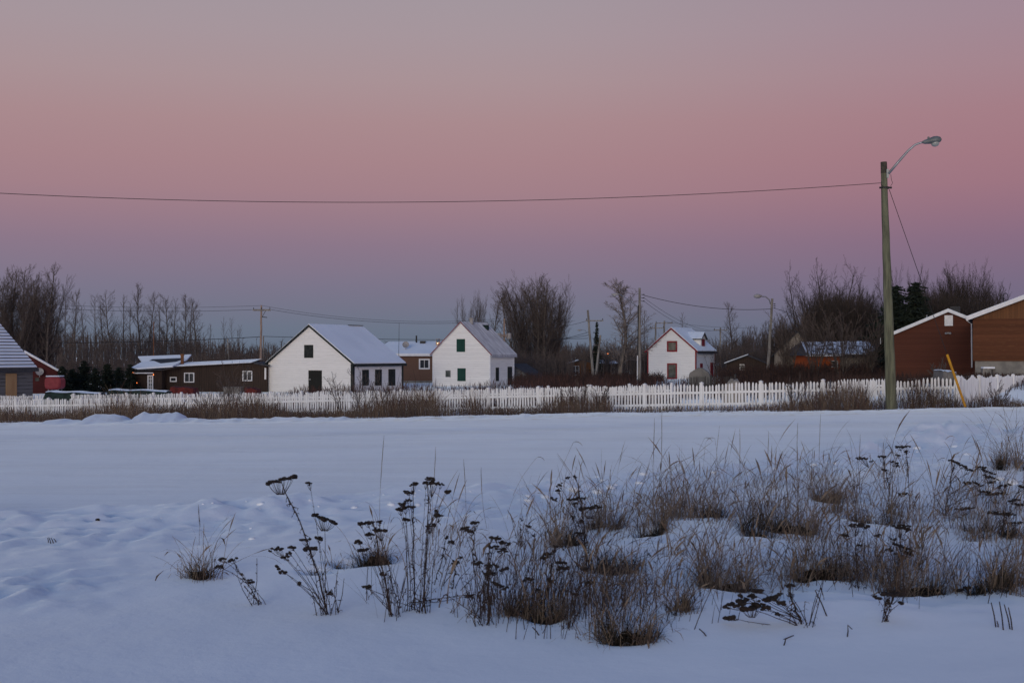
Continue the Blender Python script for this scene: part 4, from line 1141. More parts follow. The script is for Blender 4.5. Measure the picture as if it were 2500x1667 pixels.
b = MB(); b.tube([(0.1,1.9,H2.r-.1),(0.1,1.9,H2.r+.55)], .22, 10); b.tube([(0.1,1.9,H2.r+.50),(0.1,1.9,H2.r+.58)], .27, 10); b.build('chimney', M['dish'], H2.root)
b = MB(); b.box(.25,.9,H2.d-1.3,H2.d-.9,H2.r-.9,H2.r-.1); b.M=None; b.build('roof_patch', M['tarp_green'], H2.root)
# lean-to shed behind
lt = empty('lean_to_shed', P(1262, 945, 134)*1, -AL, 'low grey lean-to shed with sloping roof at the back of the green shuttered house', 'shed'); lt.location.z = -1.8
b = MB(); b.prism([(-.5,-.5),(2.0,-.5),(2.0,.9),(-.5,2.3)], 0, 3); b.build('wall', M['log_grey'], lt)
b = MB(); b.prism([(-.55,2.33),(2.35,.705),(2.35,.80),(-.55,2.43)], -.3, 3.2); b.build('roof', M['dark_roof'], lt)

# red trimmed white house with dormer
w, d, c, fr = fit(1581, 1699.5, 1745, 135, AL)
z0 = -1.2
r = EYE+(HY-803)/F*c.y-z0; h = EYE-(858-HY)/F*134.5-z0+.10
H3 = House('white_house', 'small white clapboard house with bright red trim and a roof dormer', 'house', w, d, h, r, (c.x,c.y,z0), -AL, 'white_clap', 'dark_roof', trim='red_trim', corner='red_trim', snow=.09, over=.16, eave=.25)
for ch in H3.root.children:
    if ch.name.startswith('fascia'): ch.data.materials[0] = M['dark_roof']
H3.front_px(1632, 1650, 836, 855, frame='red_trim', fill='pale_glass', fw=.16, name='window')
H3.front_px(1632, 1650, 890, 922, frame='red_trim', fill='pale_glass', fw=.14, name='window')
H3.right_px(1709, 1715, 887, 910, fill='red_trim', name='window', label='narrow red shuttered window')
H3.right_px(1734, 1741, 885, 930, fill='red_trim', name='door', label='red side door')
# dormer on the right slope, ridge running out from the main ridge
yc = H3.ur(1722)+.3; zd = H3.zr(0, 858)
sl = (H3.r-H3.h)/(H3.w/2); xo = H3.w/2-.35; zb = H3.h+.35*sl; hd = 1.0; dw = .75
b = MB()
b.M = Matrix.Translation((xo, yc, 0)) @ Matrix.Rotation(R(90), 4, 'Z')
b.prism([(-dw,zb-.1),(dw,zb-.1),(dw,zb+hd),(0,zb+hd+.55),(-dw,zb+hd)], 0, 1.9)
dm = b.build('dormer', M['white_clap2'], H3.root)
b = MB(); b.M = Matrix.Translation((xo, yc, 0)) @ Matrix.Rotation(R(90), 4, 'Z')
ct = [(-dw-.18,zb+hd-.13),(0,zb+hd+.56),(dw+.18,zb+hd-.13),(dw+.18,zb+hd-.03),(0,zb+hd+.66),(-dw-.18,zb+hd-.03)]
vs = [(x,-.2,z) for x,z in ct]+[(x,2.2,z) for x,z in ct]
fcs = [(0,1,4,5),(1,2,3,4),(6,11,10,7),(7,10,9,8),(0,6,7,1),(1,7,8,2),(2,8,9,3),(3,9,10,4),(4,10,11,5),(5,11,6,0)]
b.add(vs, fcs); b.build('dormer_roof', M['dark_roof'], dm)
b = MB(); b.M = Matrix.Translation((xo, yc, 0)) @ Matrix.Rotation(R(90), 4, 'Z')
b.add([(x*.97,(-.17 if i<6 else 2.1),z+.104 if i%6 not in (3,4,5) else z+.07) for i,(x,_,z) in enumerate(vs)], fcs)
b.build('dormer_snow', M['roof_snow'], dm)
b = MB(); b.M = Matrix.Translation((xo, yc, 0)) @ Matrix.Rotation(R(90), 4, 'Z')
b.box(-.42,.42,-.04,-.004,zb+.15,zb+.95); b.build('dormer_shutter', M['red_trim'], dm)

# brown bungalow between the white houses
Db = 150; xb = (1010-1250)/F*Db
zb0 = -1.75
HB = House('bungalow', 'brown sided bungalow with a snowy low roof between two white houses', 'house', 9.0, 8.0, EYE-(868-HY)/F*Db-zb0, EYE-(868-HY)/F*Db-zb0+.05, (xb, Db, zb0), -R(0), 'brown_sid', 'dark_roof', snow=0, trim=None)
bpy.data.objects.remove(HB.roof)
hr = HB.h
b = MB(); b.add([(-5.0,-.5,hr),(5.0,-.5,hr),(5.0,-.5,hr+.16),(-5.0,-.5,hr+.16),(-5.0,8.5,hr),(5.0,8.5,hr),(5.0,4,hr+1.55),(-3.3,4,hr+1.55)],
     [(0,1,2,3),(2,6,7,3),(0,3,7,4),(1,5,6,2),(4,7,6,5),(0,4,5,1)]); rf = b.build('roof', M['dark_roof'], HB.root)
b = MB()
b.add([(-4.95,-.46,hr+.17),(4.95,-.46,hr+.17),(4.95,3.95,hr+1.60),(-3.3,3.95,hr+1.60),(-4.95,-.46,hr+.25),(4.95,-.46,hr+.25),(4.95,3.95,hr+1.68),(-3.3,3.95,hr+1.68)],
      [(0,1,5,4),(1,2,6,5),(2,3,7,6),(3,0,4,7),(4,5,6,7)]); b.build('roof_snow', M['roof_snow'], rf)
b = MB(); b.box(-5.02,5.02,-.55,-.503,hr-.06,hr+.17); b.build('fascia', M['white_trim'], HB.root)
b = MB(); b.box(-4.55,4.55,-.04,-.003,-.5,.28); b.build('foundation', M['concrete'], HB.root)
HB.front_px(1026, 1046, 879, 898, frame='white_trim', bars=1, fw=.16, name='window')
b = MB(); b.tube([(2.68,2.6,hr+.9),(2.68,2.6,hr+1.95)], .25, 16); b.tube([(2.68,2.6,hr+1.90),(2.68,2.6,hr+1.99)], .25, 12); b.build('flue', M['steel_sunset'], HB.root, True)
b = MB(); b.tube([(.05,3.6,hr+1.3),(.05,3.6,hr+2.4)], .09, 8); b.build('vent_pipe', M['dark_iron'], HB.root)
b = MB(); b.box(.5,1.15,3.2,3.8,hr+1.3,hr+1.75); b.build('roof_vent', M['dark_iron'], HB.root)
def dish(parent, loc, rad, name='satellite_dish', mname='dish', rz=0, rx=20):
    mb = MB(); mb.M = Matrix.Translation(loc) @ Matrix.Rotation(rz,4,'Z') @ Matrix.Rotation(R(-rx),4,'X')
    vs = []; fs = []; n = 16; rings = 4
    vs.append((0,.0,0))
    for i in range(1, rings+1):
        q = i/rings*rad
        for k in range(n):
            g = 2*math.pi*k/n; vs.append((math.cos(g)*q, -.35*q*q/rad, math.sin(g)*q))
    for k in range(n): fs.append((0,1+k,1+(k+1)%n))
    for i in range(rings-1):
        for k in range(n): a = 1+i*n; fs.append((a+k, a+n+k, a+n+(k+1)%n, a+(k+1)%n))
    mb.add(vs, fs)
    mb.tube([(0,.02,-rad*.2),(0,.12,-rad*1.3)], .03, 6)
    mb.tube([(0,-.02,-rad*.95),(0,-rad*.9,-.05)], .012, 5); mb.box(-.04,.04,-rad*.98,-rad*.85,-.08,.02)
    return mb.build(name, M[mname], parent)
dish(HB.root, (HB.uf(989,0), 1.0, hr+1.25), .40)
b = MB(); p = P(973.5, 872, 140); b.tube([p+V((0,0,-2.6)), p, P(974.5, 788, 140)], [.035,.03,.018], 6)
tag(b.build('antenna_mast', M['dark_iron']), 'thin bare antenna mast standing behind the black trimmed house', 'antenna mast')
b = MB(); p = P(375, 890, 128); b.tube([p+V((0,0,-1)), p, P(375.5, 785, 128)], [.05,.05,.035], 6)
tag(b.build('antenna_mast', M['rust']), 'thin rusty mast rising from the snowy roof at left', 'antenna mast')

# dark brown long house with snow roofs (left)
Dk = 120
def z_at(py, D): return EYE-(py-HY)/F*D
zk = -1.95
lh = empty('dark_house', ((470-1250)/F*Dk, Dk, zk), 0, 'long low dark brown house with thin snow roof and small lit lamps', 'house')
X = lambda px: (px-470)/F*Dk
Zl = lambda py: z_at(py, Dk)-zk
b = MB()
vs = [(X(388),0,-.5),(X(652),0,-.5),(X(652),0,Zl(890)),(X(622),0,Zl(884)),(X(432),0,Zl(898)),(X(388),0,Zl(906)),
      (X(388),4,-.5),(X(652),4,-.5),(X(652),4,Zl(890)),(X(622),4,Zl(884)),(X(432),4,Zl(898)),(X(388),4,Zl(906))]
b.add(vs, [(0,1,2,3,4,5),(11,10,9,8,7,6),(0,6,7,1),(1,7,8,2),(2,8,9,3),(3,9,10,4),(4,10,11,5),(5,11,6,0)]); b.build('wall', M['brown_board'], lh)
b = MB()
pr = [(X(428),Zl(898)),(X(622),Zl(886.5)),(X(622),Zl(884.5)),(X(428),Zl(895))]
vs = [(x,-.45,z) for x,z in pr]+[(x,4.2,z+.22) for x,z in pr]
b.add(vs, [(0,1,2,3),(7,6,5,4),(0,4,5,1),(1,5,6,2),(2,6,7,3),(3,7,4,0)]); rf = b.build('roof', M['brown_board'], lh)
b = MB()
pr = [(X(429),Zl(894.5)),(X(616),Zl(885)),(X(618),Zl(884)),(X(429),Zl(892.5))]
vs = [(x,-.47,z) for x,z in pr]+[(x,4,z+.30) for x,z in pr]
b.add(vs, [(0,1,2,3),(7,6,5,4),(0,4,5,1),(1,5,6,2),(2,6,7,3),(3,7,4,0)]); b.build('roof_snow', M['roof_snow'], rf)
b = MB()
pr = [(X(622),Zl(888)),(X(657),Zl(894)),(X(657),Zl(891)),(X(622),Zl(884))]
vs = [(x,-.5,z) for x,z in pr]+[(x,4.2,z+.05) for x,z in pr]
b.add(vs, [(0,1,2,3),(7,6,5,4),(0,4,5,1),(1,5,6,2),(2,6,7,3),(3,7,4,0)]); b.build('gable_roof', M['dark_roof'], lh)
def flatwin(parent, x0, x1, y0, y1, Xf, Zf, name='window', frame='white_trim', fill='glass', bars=0, fw=.09, ydep=0, hbars=0, fillname='pane'):
    b = MB(); b.M = Matrix.Translation((0,ydep,0))
    a, c2, t, q = Xf(x0), Xf(x1), Zf(y0), Zf(y1)
    b.box(a,a+fw,-.05,-.004,q,t); b.box(c2-fw,c2,-.05,-.004,q,t); b.box(a+fw,c2-fw,-.05,-.004,t-fw,t); b.box(a+fw,c2-fw,-.05,-.004,q,q+fw)
    for k in range(bars):
        g = a+(c2-a)*(k+1)/(bars+1); b.box(g-.03,g+.03,-.045,-.004,q+fw,t-fw)
    for k in range(hbars):
        g = q+(t-q)*(k+1)/(hbars+1); b.box(a+fw,c2-fw,-.042,-.004,g-.025,g+.025)
    fr = b.build(name, M[frame], parent)
    p = MB(); p.M = Matrix.Translation((0,ydep,0)); p.box(a+fw,c2-fw,-.02,-.005,q+fw,t-fw); p.build(fillname, M[fill], fr)
    return fr
flatwin(lh, 415, 431.5, 920, 932, X, Zl); flatwin(lh, 449.5, 474.5, 909.5, 933.5, X, Zl, bars=1); flatwin(lh, 592, 616, 905, 930, X, Zl, bars=1)
b = MB(); b.tube([(X(437),1.2,Zl(893)),(X(437),1.2,Zl(868))], .15, 10); b.tube([(X(437),1.2,Zl(868)),(X(437),1.2,Zl(864))], .19, 10); b.build('flue', M['rust'], lh)
b = MB(); b.box(X(646),X(650),-.06,-.003,Zl(926),Zl(898)); b.build('downpipe', M['white_trim'], lh)
# front wing with door, deeper roof
b = MB(); b.box(X(334),X(404),-1.2,-.01,-.5,Zl(904)); b.build('porch_wall', M['brown_board'], lh)
b = MB()
pr = [(X(330),Zl(906)),(X(408),Zl(903)),(X(408),Zl(900)),(X(330),Zl(903))]
vs = [(x,-1.8,z) for x,z in pr]+[(x+.5,4,z+1.0) for x,z in pr]
b.add(vs, [(0,1,2,3),(7,6,5,4),(0,4,5,1),(1,5,6,2),(2,6,7,3),(3,7,4,0)]); rf = b.build('porch_roof', M['dark_roof'], lh)
b = MB()
vs = [(X(329),-1.85,Zl(902.5)),(X(434),-1.85,Zl(895.5)),(X(430),4.0,Zl(880)),(X(415),8,Zl(868)),(X(276),8,Zl(873)),(X(328),2.5,Zl(886)),
      ]
vt = [(x,y,z+.12) for x,y,z in vs]
b.add(vs+vt, [(6,7,8,11),(8,9,10,11),(0,1,7,6),(1,2,8,7),(2,3,9,8),(3,4,10,9),(4,5,11,10),(5,0,6,11)]); b.build('porch_snow', M['roof_snow'], rf)
b = MB(); b.box(X(340),X(388),-1.95,-1.86,Zl(911),Zl(908.5)); b.build('gutter', M['white_trim'], lh)
dw_ = flatwin(lh, 369, 383, 915, 952, X, Zl, name='door', frame='white_trim', fill='pale_glass', bars=1, hbars=3, ydep=-1.2, fw=.12)
lampo = MB()
for (lx, ly, yy) in ((340,907.5,-2.0),(384,914,-1.30),(344,934,-1.30)):
    b = MB(); b.ball((X(lx),yy,Zl(ly)), .045, nu=8, nv=6); b.build('porch_lamp', M['lit_orange'], lh)
# things standing before it
def pile(px0, px1, D, pytop, hgt, m, name, label, cat, snow=True, seed=1):
    rng = random.Random(seed); w_ = (px1-px0)/F*D; x = ((px0+px1)/2-1250)/F*D; zt = z_at(pytop, D); zb = gz(x, D)-.1
    root = empty(name, (x,D,zb), 0, label, cat)
    H = zt-zb; n = 12; mb = MB(); vs = []; fs = []
    prof = lambda q: H*(1-abs(2*q-1)**16)*(1-.10*q+.03*math.sin(q*14))
    for i in range(n+1):
        q = i/n
        for (yy, f) in ((-.7,.0),(-.66,.72),(-.55,.95),(0,1),(.9,.98),(1.1,0)): vs.append((-w_/2+w_*q, yy, max(0,prof(q)*f+rng.uniform(-.015,.015))))
    for i in range(n):
        for k in range(5): a = i*6+k; fs.append((a,a+6,a+7,a+1))
    mb.add(vs, fs); body = mb.build('cover', M[m], root)
    if snow:
        sv = []; sf = []
        for i in range(1, n):
            q = i/n
            for (yy, f) in ((-.60,.93),(-.4,.985),(0,1.01),(.6,1.0),(.95,.97)): sv.append((-w_/2+w_*q, yy, prof(q)*f+.03+rng.uniform(0,.02)))
        for i in range(n-2):
            for k in range(4): a = i*5+k; sf.append((a,a+5,a+6,a+1))
        sm = MB(); sm.add(sv, sf); sm.build('snow_cap', M['roof_snow'], root, True)
    return root
pile(105, 258, 88, 954.5, .5, 'tarp_green', 'covered_pile', 'long low covered heap with a snow top behind the fence, left one', 'covered heap', seed=3)
pile(256, 425, 92, 950, .5, 'tarp_green', 'covered_pile', 'long low dark green heap with a snow top before the porch door', 'covered heap', seed=4)
pile(415, 482, 100, 942, .5, 'red_dull', 'covered_pile', 'dull red low heap under the bigger window of the dark house', 'covered heap', snow=False, seed=5)
pile(598, 634, 92, 944, .5, 'red_dull', 'covered_pile', 'dark red heap between the dark house and the big white house', 'covered heap', snow=False, seed=6)
b = MB(); x0 = (545-1250)/F*98; x1 = (588-1250)/F*98; b.box(x0,x1,98,98.9,-2.2,z_at(946,98)); b.box(x0-.04,x1+.04,97.96,98.94,z_at(946,98)+.003,z_at(946,98)+.05)
tag(b.build('grey_crate', M['tarp_grey']), 'grey box shaped crate below the right window of the dark house', 'crate')

# weathered log shed at the far left
Ds = 96; al = -R(40)   # depth runs back to the left
zs = -2.05
e_r = V((math.cos(-al), math.sin(-al)))
fr = V(((80-1250)/F*Ds, Ds)); Ws = 7.0
# local frame: x to the right along the wall, y back
cs = V((fr.x, fr.y))
sh = empty('log_shed', (cs.x, cs.y, zs), R(62), 'grey log shed with a snow striped roof and a boarded tan door', 'shed')
he = z_at(893, Ds)-zs; rise = 3.3; dep = 4.0
b = MB(); b.box(-Ws,0,0,2*dep,-.5,he); b.add([(0,0,he),(0,2*dep,he),(0,dep,he+rise-.02),(-Ws,0,he),(-Ws,2*dep,he),(-Ws,dep,he+rise-.02)], [(0,1,2),(3,5,4),(0,2,5,3),(1,4,5,2)])
b.build('wall', M['log_grey'], sh)
b = MB()
sl = rise/dep; ov = .35
vs = [(-Ws-.3,-ov,he-ov*sl),(.22,-ov,he-ov*sl),(.22,dep,he+rise),(-Ws-.3,dep,he+rise),(.22,2*dep+ov,he-ov*sl),(-Ws-.3,2*dep+ov,he-ov*sl)]
vt = [(x,y,z+.1) for x,y,z in vs]
b.add(vs+vt, [(0,3,2,1),(3,5,4,2),(6,7,8,9),(9,8,10,11),(0,1,7,6),(1,2,8,7),(2,4,10,8),(4,5,11,10),(5,3,9,11),(3,0,6,9)])
rf = b.build('roof', M['dark_roof'], sh)
b = MB(); n = 15
for i in range(n):
    q0 = (i+.36)/n; q1 = (i+1.0)/n
    y0 = -ov+(dep+ov)*q0; y1 = -ov+(dep+ov)*q1
    z0_ = he+y0*sl+.105; z1_ = he+y1*sl+.105
    b.add([(-Ws-.25,y0,z0_),(.18,y0,z0_),(.18,y1,z1_),(-Ws-.25,y1,z1_),(-Ws-.25,y0,z0_+.05),(.18,y0,z0_+.05),(.18,y1,z1_+.02),(-Ws-.25,y1,z1_+.02)], [(4,5,6,7),(0,1,5,4),(1,2,6,5),(2,3,7,6),(3,0,4,7)])
b.build('roof_snow', M['roof_snow'], rf)
b = MB(); b.box(-Ws-.3,.24,-ov-.04,-ov-.003,he-ov*sl-.12,he-ov*sl+.1); b.build('fascia', M['dark_roof'], sh)
# door: photo columns 14..40
def us(px):
    e = V((math.cos(R(62)), math.sin(R(62)))); u = (px-1250)/F; return (u*cs.y-cs.x)/(e.x-u*e.y)
a, b2 = us(14), us(40)
b = MB(); b.box(a,b2,-.06,-.004,-.3,he-.55); b.build('door', M['plywood'], sh)
# red house behind with the oil tank
Dr = 118; zr0 = -1.95
rh = empty('red_house', ((70-1250)/F*Dr, Dr, zr0), R(20), 'dark red house with a snowy sloping roof half hidden behind the log shed', 'house')
Xr = lambda px: (px-70)/F*Dr
Zr = lambda py: z_at(py, Dr)-zr0
b = MB(); b.prism([(Xr(-40),-.5),(Xr(148),-.5),(Xr(148),Zr(914)),(Xr(60),Zr(862)),(Xr(-40),Zr(914))], 0, 5); b.build('wall', M['barn_red'], rh)
b = MB(); 
b.prism([(Xr(60),Zr(861)),(Xr(151),Zr(915)),(Xr(151),Zr(911.5)),(Xr(60),Zr(857))], -.4, 5.4)
b.prism([(Xr(60),Zr(861)),(Xr(60),Zr(857)),(Xr(-44),Zr(911)),(Xr(-44),Zr(915))], -.4, 5.4)
rf = b.build('roof', M['white_trim'], rh)
b = MB(); b.prism([(Xr(60),Zr(856.9)),(Xr(150),Zr(911)),(Xr(150),Zr(909)),(Xr(60),Zr(855))], -.35, 5.3); b.build('roof_snow', M['roof_snow'], rf)
dd_ = dish(rh, (Xr(95), -.25, Zr(908)), .36); 
b = MB(); b.box(Xr(85),Xr(94),-.05,-.004,Zr(930),Zr(922)); b.build('window', M['pale_glass'], rh)
tk = empty('oil_tank', P(131, 955, 112), 0, 'pink red oval oil tank on legs with snow on top beside the red house', 'oil tank')
tk.location.z = z_at(955, 112)
s112 = 112/F; b = MB(); n = 20; vs = []; fs = []
Wt, Ht = 20*s112, 15.5*s112; zc = 20*s112
for yy, q in ((-.30,.82),(-.22,1),(.9,1),(.98,.82)):
    for k in range(n):
        g = 2*math.pi*k/n; cx = math.copysign(abs(math.cos(g))**.55, math.cos(g)); sz = math.copysign(abs(math.sin(g))**.55, math.sin(g))
        vs.append((cx*Wt*q, yy, zc+sz*Ht*q))
for i in range(3):
    for k in range(n): fs.append((i*n+k, i*n+(k+1)%n, (i+1)*n+(k+1)%n, (i+1)*n+k))
fs += [tuple(range(n-1,-1,-1)), tuple(range(3*n,4*n))]
b.add(vs, fs); b.build('tank', M['tank_red'], tk, False)
b = MB(); b.box(-Wt*.85,Wt*.85,-.2,.9,zc+Ht+.003,zc+Ht+.09); b.build('snow_cap', M['roof_snow'], tk)
for sx in (-.6,.6):
    for yy in (-.1,.8):
        b = MB(); b.tube([(sx*Wt,yy,-.4),(sx*Wt,yy,zc-Ht*.9)], .03, 6); b.build('leg', M['metal'], tk)

# small orange brown cabin and dark shed in the middle distance
Dc = 150; zc0 = -1.45
cb = empty('cabin', ((1410-1250)/F*Dc, Dc, zc0), R(0), 'small orange brown cabin with a white framed window left of the leaning pole', 'cabin')
Xc = lambda px: (px-1410)/F*Dc
Zc = lambda py: z_at(py, Dc)-zc0
b = MB(); b.prism([(Xc(1389),-.5),(Xc(1444),-.5),(Xc(1444),Zc(886)),(Xc(1422),Zc(879)),(Xc(1389),Zc(890))], 0, 4); b.build('wall', M['cedar_vert'], cb)
b = MB(); b.prism([(Xc(1383),Zc(892)),(Xc(1422),Zc(879)),(Xc(1422),Zc(876)),(Xc(1383),Zc(889))], -.5, 4.3); b.prism([(Xc(1422),Zc(879)),(Xc(1450),Zc(888)),(Xc(1450),Zc(885)),(Xc(1422),Zc(876))], -.5, 4.3); rf = b.build('roof', M['dark_roof'], cb)
b = MB(); b.prism([(Xc(1384),Zc(888.8)),(Xc(1412),Zc(879.3)),(Xc(1412),Zc(877.5)),(Xc(1384),Zc(887))], -.45, 4.2); b.build('roof_snow', M['roof_snow'], rf)
flatwin(cb, 1396, 1414, 893, 916, Xc, Zc, bars=1, hbars=1, fw=.06)
Dd = 155
ds = empty('dark_cottage', ((1488-1250)/F*Dd, Dd, -1.4), 0, 'dark brown cottage with a patchy snow roof between the spruce and the frosted birch', 'cottage')
Xd = lambda px: (px-1488)/F*Dd
Zd = lambda py: z_at(py, Dd)+1.4
b = MB(); b.box(Xd(1462),Xd(1513),0,5,-.5,Zd(889)); b.build('wall', M['brown_board'], ds)
b = MB(); b.add([(Xd(1458),-.4,Zd(889)),(Xd(1517),-.4,Zd(888)),(Xd(1510),3,Zd(877)),(Xd(1464),3,Zd(876)),(Xd(1517),6,Zd(889)),(Xd(1458),6,Zd(889))], [(0,1,2,3),(3,2,4,5),(0,3,5),(1,4,2)]); rf = b.build('roof', M['dark_roof'], ds)
b = MB(); b.add([(Xd(1463),-.3,Zd(887)),(Xd(1478),-.3,Zd(887)),(Xd(1474),2,Zd(879)),(Xd(1466),2,Zd(879))],[(0,1,2,3)]); b.add([(Xd(1488),-.38,Zd(887.6)),(Xd(1514),-.38,Zd(887)),(Xd(1505),1.6,Zd(881)),(Xd(1492),1.6,Zd(882))],[(0,1,2,3)]); b.build('roof_snow', M['roof_snow'], rf)
flatwin(ds, 1491, 1500, 896, 912, Xd, Zd, fw=.06, frame='metal')
b = MB(); b.ball((Xd(1483.5),-.6,Zd(863)), .07, nu=8, nv=6); b.build('yard_lamp', M['lit_orange'], ds)
b = MB(); b.tube([(Xd(1483.5),-.5,Zd(892)),(Xd(1483.5),-.5,Zd(864.5))], .025, 5); b.build('lamp_post', M['dark_iron'], ds)
# pale shapes: small white house and dark gabled house right of the red trimmed one
Dw = 165
wh = empty('white_cottage', ((1762-1250)/F*Dw, Dw, -1.2), 0, 'tiny pale cottage with snowy roof behind the thin pole', 'cottage')
Xw = lambda px: (px-1762)/F*Dw
Zw = lambda py: z_at(py, Dw)+1.2
b = MB(); b.box(Xw(1744),Xw(1773),0,5,-.5,Zw(894)); b.build('wall', M['concrete'], wh)
b = MB(); b.add([(Xw(1742),-.3,Zw(892)),(Xw(1775),-.3,Zw(896)),(Xw(1762),3,Zw(883)),(Xw(1742),3,Zw(880))], [(0,1,2,3)]); b.add([(Xw(1742),-.3,Zw(893)),(Xw(1775),-.3,Zw(897)),(Xw(1775),-.3,Zw(895.6)),(Xw(1742),-.3,Zw(891.7))],[(0,1,2,3)]); b.build('roof', M['roof_snow'], wh)
flatwin(wh, 1757, 1763, 895.5, 902, Xw, Zw, fw=.05)
Dg = 128
gh = empty('dark_house', ((1815-1250)/F*Dg, Dg, -1.0), -R(11), 'dark brown gabled house with a white snow line on its left roof slope', 'house')
Xg = lambda px: (px-1815)/F*Dg
Zg = lambda py: z_at(py, Dg)+1.0
b = MB(); b.prism([(Xg(1775),-.5),(Xg(1875),-.5),(Xg(1875),Zg(890)),(Xg(1825),Zg(869)),(Xg(1775),Zg(888))], 0, 6); b.build('wall', M['brown_board'], gh)
b = MB(); b.prism([(Xg(1769),Zg(890)),(Xg(1825),Zg(869)),(Xg(1825),Zg(866)),(Xg(1769),Zg(887))], -.4, 6.3); b.prism([(Xg(1825),Zg(869)),(Xg(1880),Zg(892)),(Xg(1880),Zg(889)),(Xg(1825),Zg(866))], -.4, 6.3); rf = b.build('roof', M['dark_roof'], gh)
b = MB(); b.prism([(Xg(1769),Zg(886.8)),(Xg(1826),Zg(865.6)),(Xg(1826),Zg(864)),(Xg(1769),Zg(885.2))], -.43, 6.2); b.build('roof_snow', M['roof_snow'], rf)
flatwin(gh, 1806, 1818, 889, 903, Xg, Zg, fw=.06, frame='metal')

# pale weathered gable and orange house
Dp = 112
pg = House('weathered_house', 'pale peeling board gable house half hidden by bare bushes', 'house', (1984-1891)/F*Dp, 6, z_at(865,Dp)+.9, z_at(812,Dp)+.9, ((1938-1250)/F*Dp, Dp, -.9), -R(13), 'shelter_white', 'dark_roof', snow=0, trim=None, ridge_off=.35)
pg.opening('front', .35, pg.r-1.55, .45, .5, name='loft_hole', fill='black_trim')
Do = 104; zo = -.75
oh = empty('orange_house', ((2050-1250)/F*Do, Do, zo), 0, 'orange walled low house with a patchy snow roof behind dark bushes', 'house')
Xo = lambda px: (px-2050)/F*Do
Zo = lambda py: z_at(py, Do)-zo
b = MB(); b.box(Xo(1976),Xo(2052),0,6,-.5,Zo(868)); b.build('wall', M['orange_sid'], oh)
b = MB(); b.box(Xo(2053),Xo(2170),.3,6,-.5,Zo(870)); b.build('side_wall', M['shelter_white'], oh)
b = MB(); b.add([(Xo(1962),-.7,Zo(868)),(Xo(2165),-.7,Zo(868)),(Xo(2165),-.7,Zo(865)),(Xo(1962),-.7,Zo(865)),(Xo(1985),4.5,Zo(834)),(Xo(2158),4.5,Zo(832)),(Xo(1962),9,Zo(868)),(Xo(2165),9,Zo(868))], [(0,1,2,3),(3,2,5,4),(4,5,7,6),(0,3,4,6),(2,1,7,5)]); rf = b.build('roof', M['dark_roof'], oh)
m_ = mat('patchy_roof_snow', (.80,.81,.85), (.045,.045,.05), scale=1.5, lo=.50, hi=.62)
b = MB(); b.add([(Xo(1965),-.66,Zo(864.6)),(Xo(2140),-.66,Zo(864.6)),(Xo(2155),4.4,Zo(832.5)),(Xo(1986),4.4,Zo(834.4)),(Xo(1965),-.66,Zo(863.4)),(Xo(2140),-.66,Zo(863.4)),(Xo(2155),4.4,Zo(831)),(Xo(1986),4.4,Zo(833))], [(4,5,6,7),(0,1,5,4),(1,2,6,5),(3,0,4,7)])
M['patchy'] = m_; b.build('roof_snow', M['patchy'], rf)
b = MB(); b.box(Xo(1963),Xo(2050),-.78,-.703,Zo(869.5),Zo(866)); b.build('fascia', M['white_trim'], oh)
flatwin(oh, 2030, 2046, 880, 897, Xo, Zo, fw=.06)

# brown gabled buildings on the right
Da = 86; za = .05
AR = R(22)
wA, dA, cA, frA = fit(2183, 2452, None, 84, AR); dA = 9
Dap = cA.y
ba = House('brown_building', 'red brown gabled building with white fascia, square vent and floodlight', 'building', wA, dA, z_at(819, cA.y+math.sin(AR)*wA/2)-za+.10, z_at(760,Dap)-za, (cA.x, cA.y, za), -AR, 'cedar', 'dark_roof', trim='white_trim', snow=.06, over=.25, eave=.2)
ba.front_px(2308, 2324.5, 771.5, 793.5, name='gable_vent', frame='white_trim', fill='white_trim', fillname='louvre', fw=.05, hbars=3)
fu = ba.uf(2315,0)
b = MB(); b.M = ba.Mx('front', fu, ba.zf(fu,813)); b.box(-.06,.06,-.08,-.004,-.05,.05)
for sg in (-1,1): b.ball((sg*.13,-.2,-.02), .085, .11, .075, 8, 6); b.tube([(sg*.03,-.06,0),(sg*.11,-.15,0)], .02, 5)
b.build('floodlight', M['dish'], ba.root)
def bp(px, py, off): u = ba.uf(px,0); return (u, off, ba.zf(u,py))
b = MB(); b.tube([bp(2357,776,-.33), bp(2361,782,-.12), bp(2372,790,-.07), bp(2373,897,-.07)], .045, 8); b.build('downpipe', M['white_trim'], ba.root)
b = MB(); xv = .35; b.box(xv-.3,xv+.3,1.2,1.8,ba.r-.25,ba.r+.36); b.build('roof_vent', M['dark_iron'], ba.root)
b = MB(); xv = ba.uf(2260,0); b.tube([(xv,1,ba.r-1.4),(xv,1,ba.zf(xv,768))], .04, 6); b.build('vent_pipe', M['metal'], ba.root)
Dz = 74; zz0 = .15
AB = R(21)
oB = V(((2375-1250)/F*Dz, Dz))
bb = empty('brown_building', (oB.x, oB.y, zz0), -AB, 'brown board building on a concrete foundation, cut by the right frame edge', 'building')
def Xb(px):
    u = (px-1250)/F; e = V((math.cos(AB), -math.sin(AB))); return (u*oB.y-oB.x)/(e.x-u*e.y)
Zb = lambda py: z_at(py, Dz)-zz0
def Zq(px, py): return EYE-(py-HY)/F*(Dz-math.sin(AB)*Xb(px))-zz0
sB = (Zq(2500,727)-Zb(779))/(Xb(2500)-Xb(2360))
b = MB(); b.box(0, 11, 0, 10, Zb(881), Zb(779)); b.build('wall', M['cedar_light'], bb)
ap = 6.5
X0 = Xb(2360)
b = MB(); b.prism([(0,Zb(778.8)),(11,Zb(778.8)),(ap,Zb(779)+(ap-X0)*sB-.02),(0.0,Zb(778.7))], .0, 10); b.build('gable', M['cedar_vert'], bb)
zr_ = Zb(780)
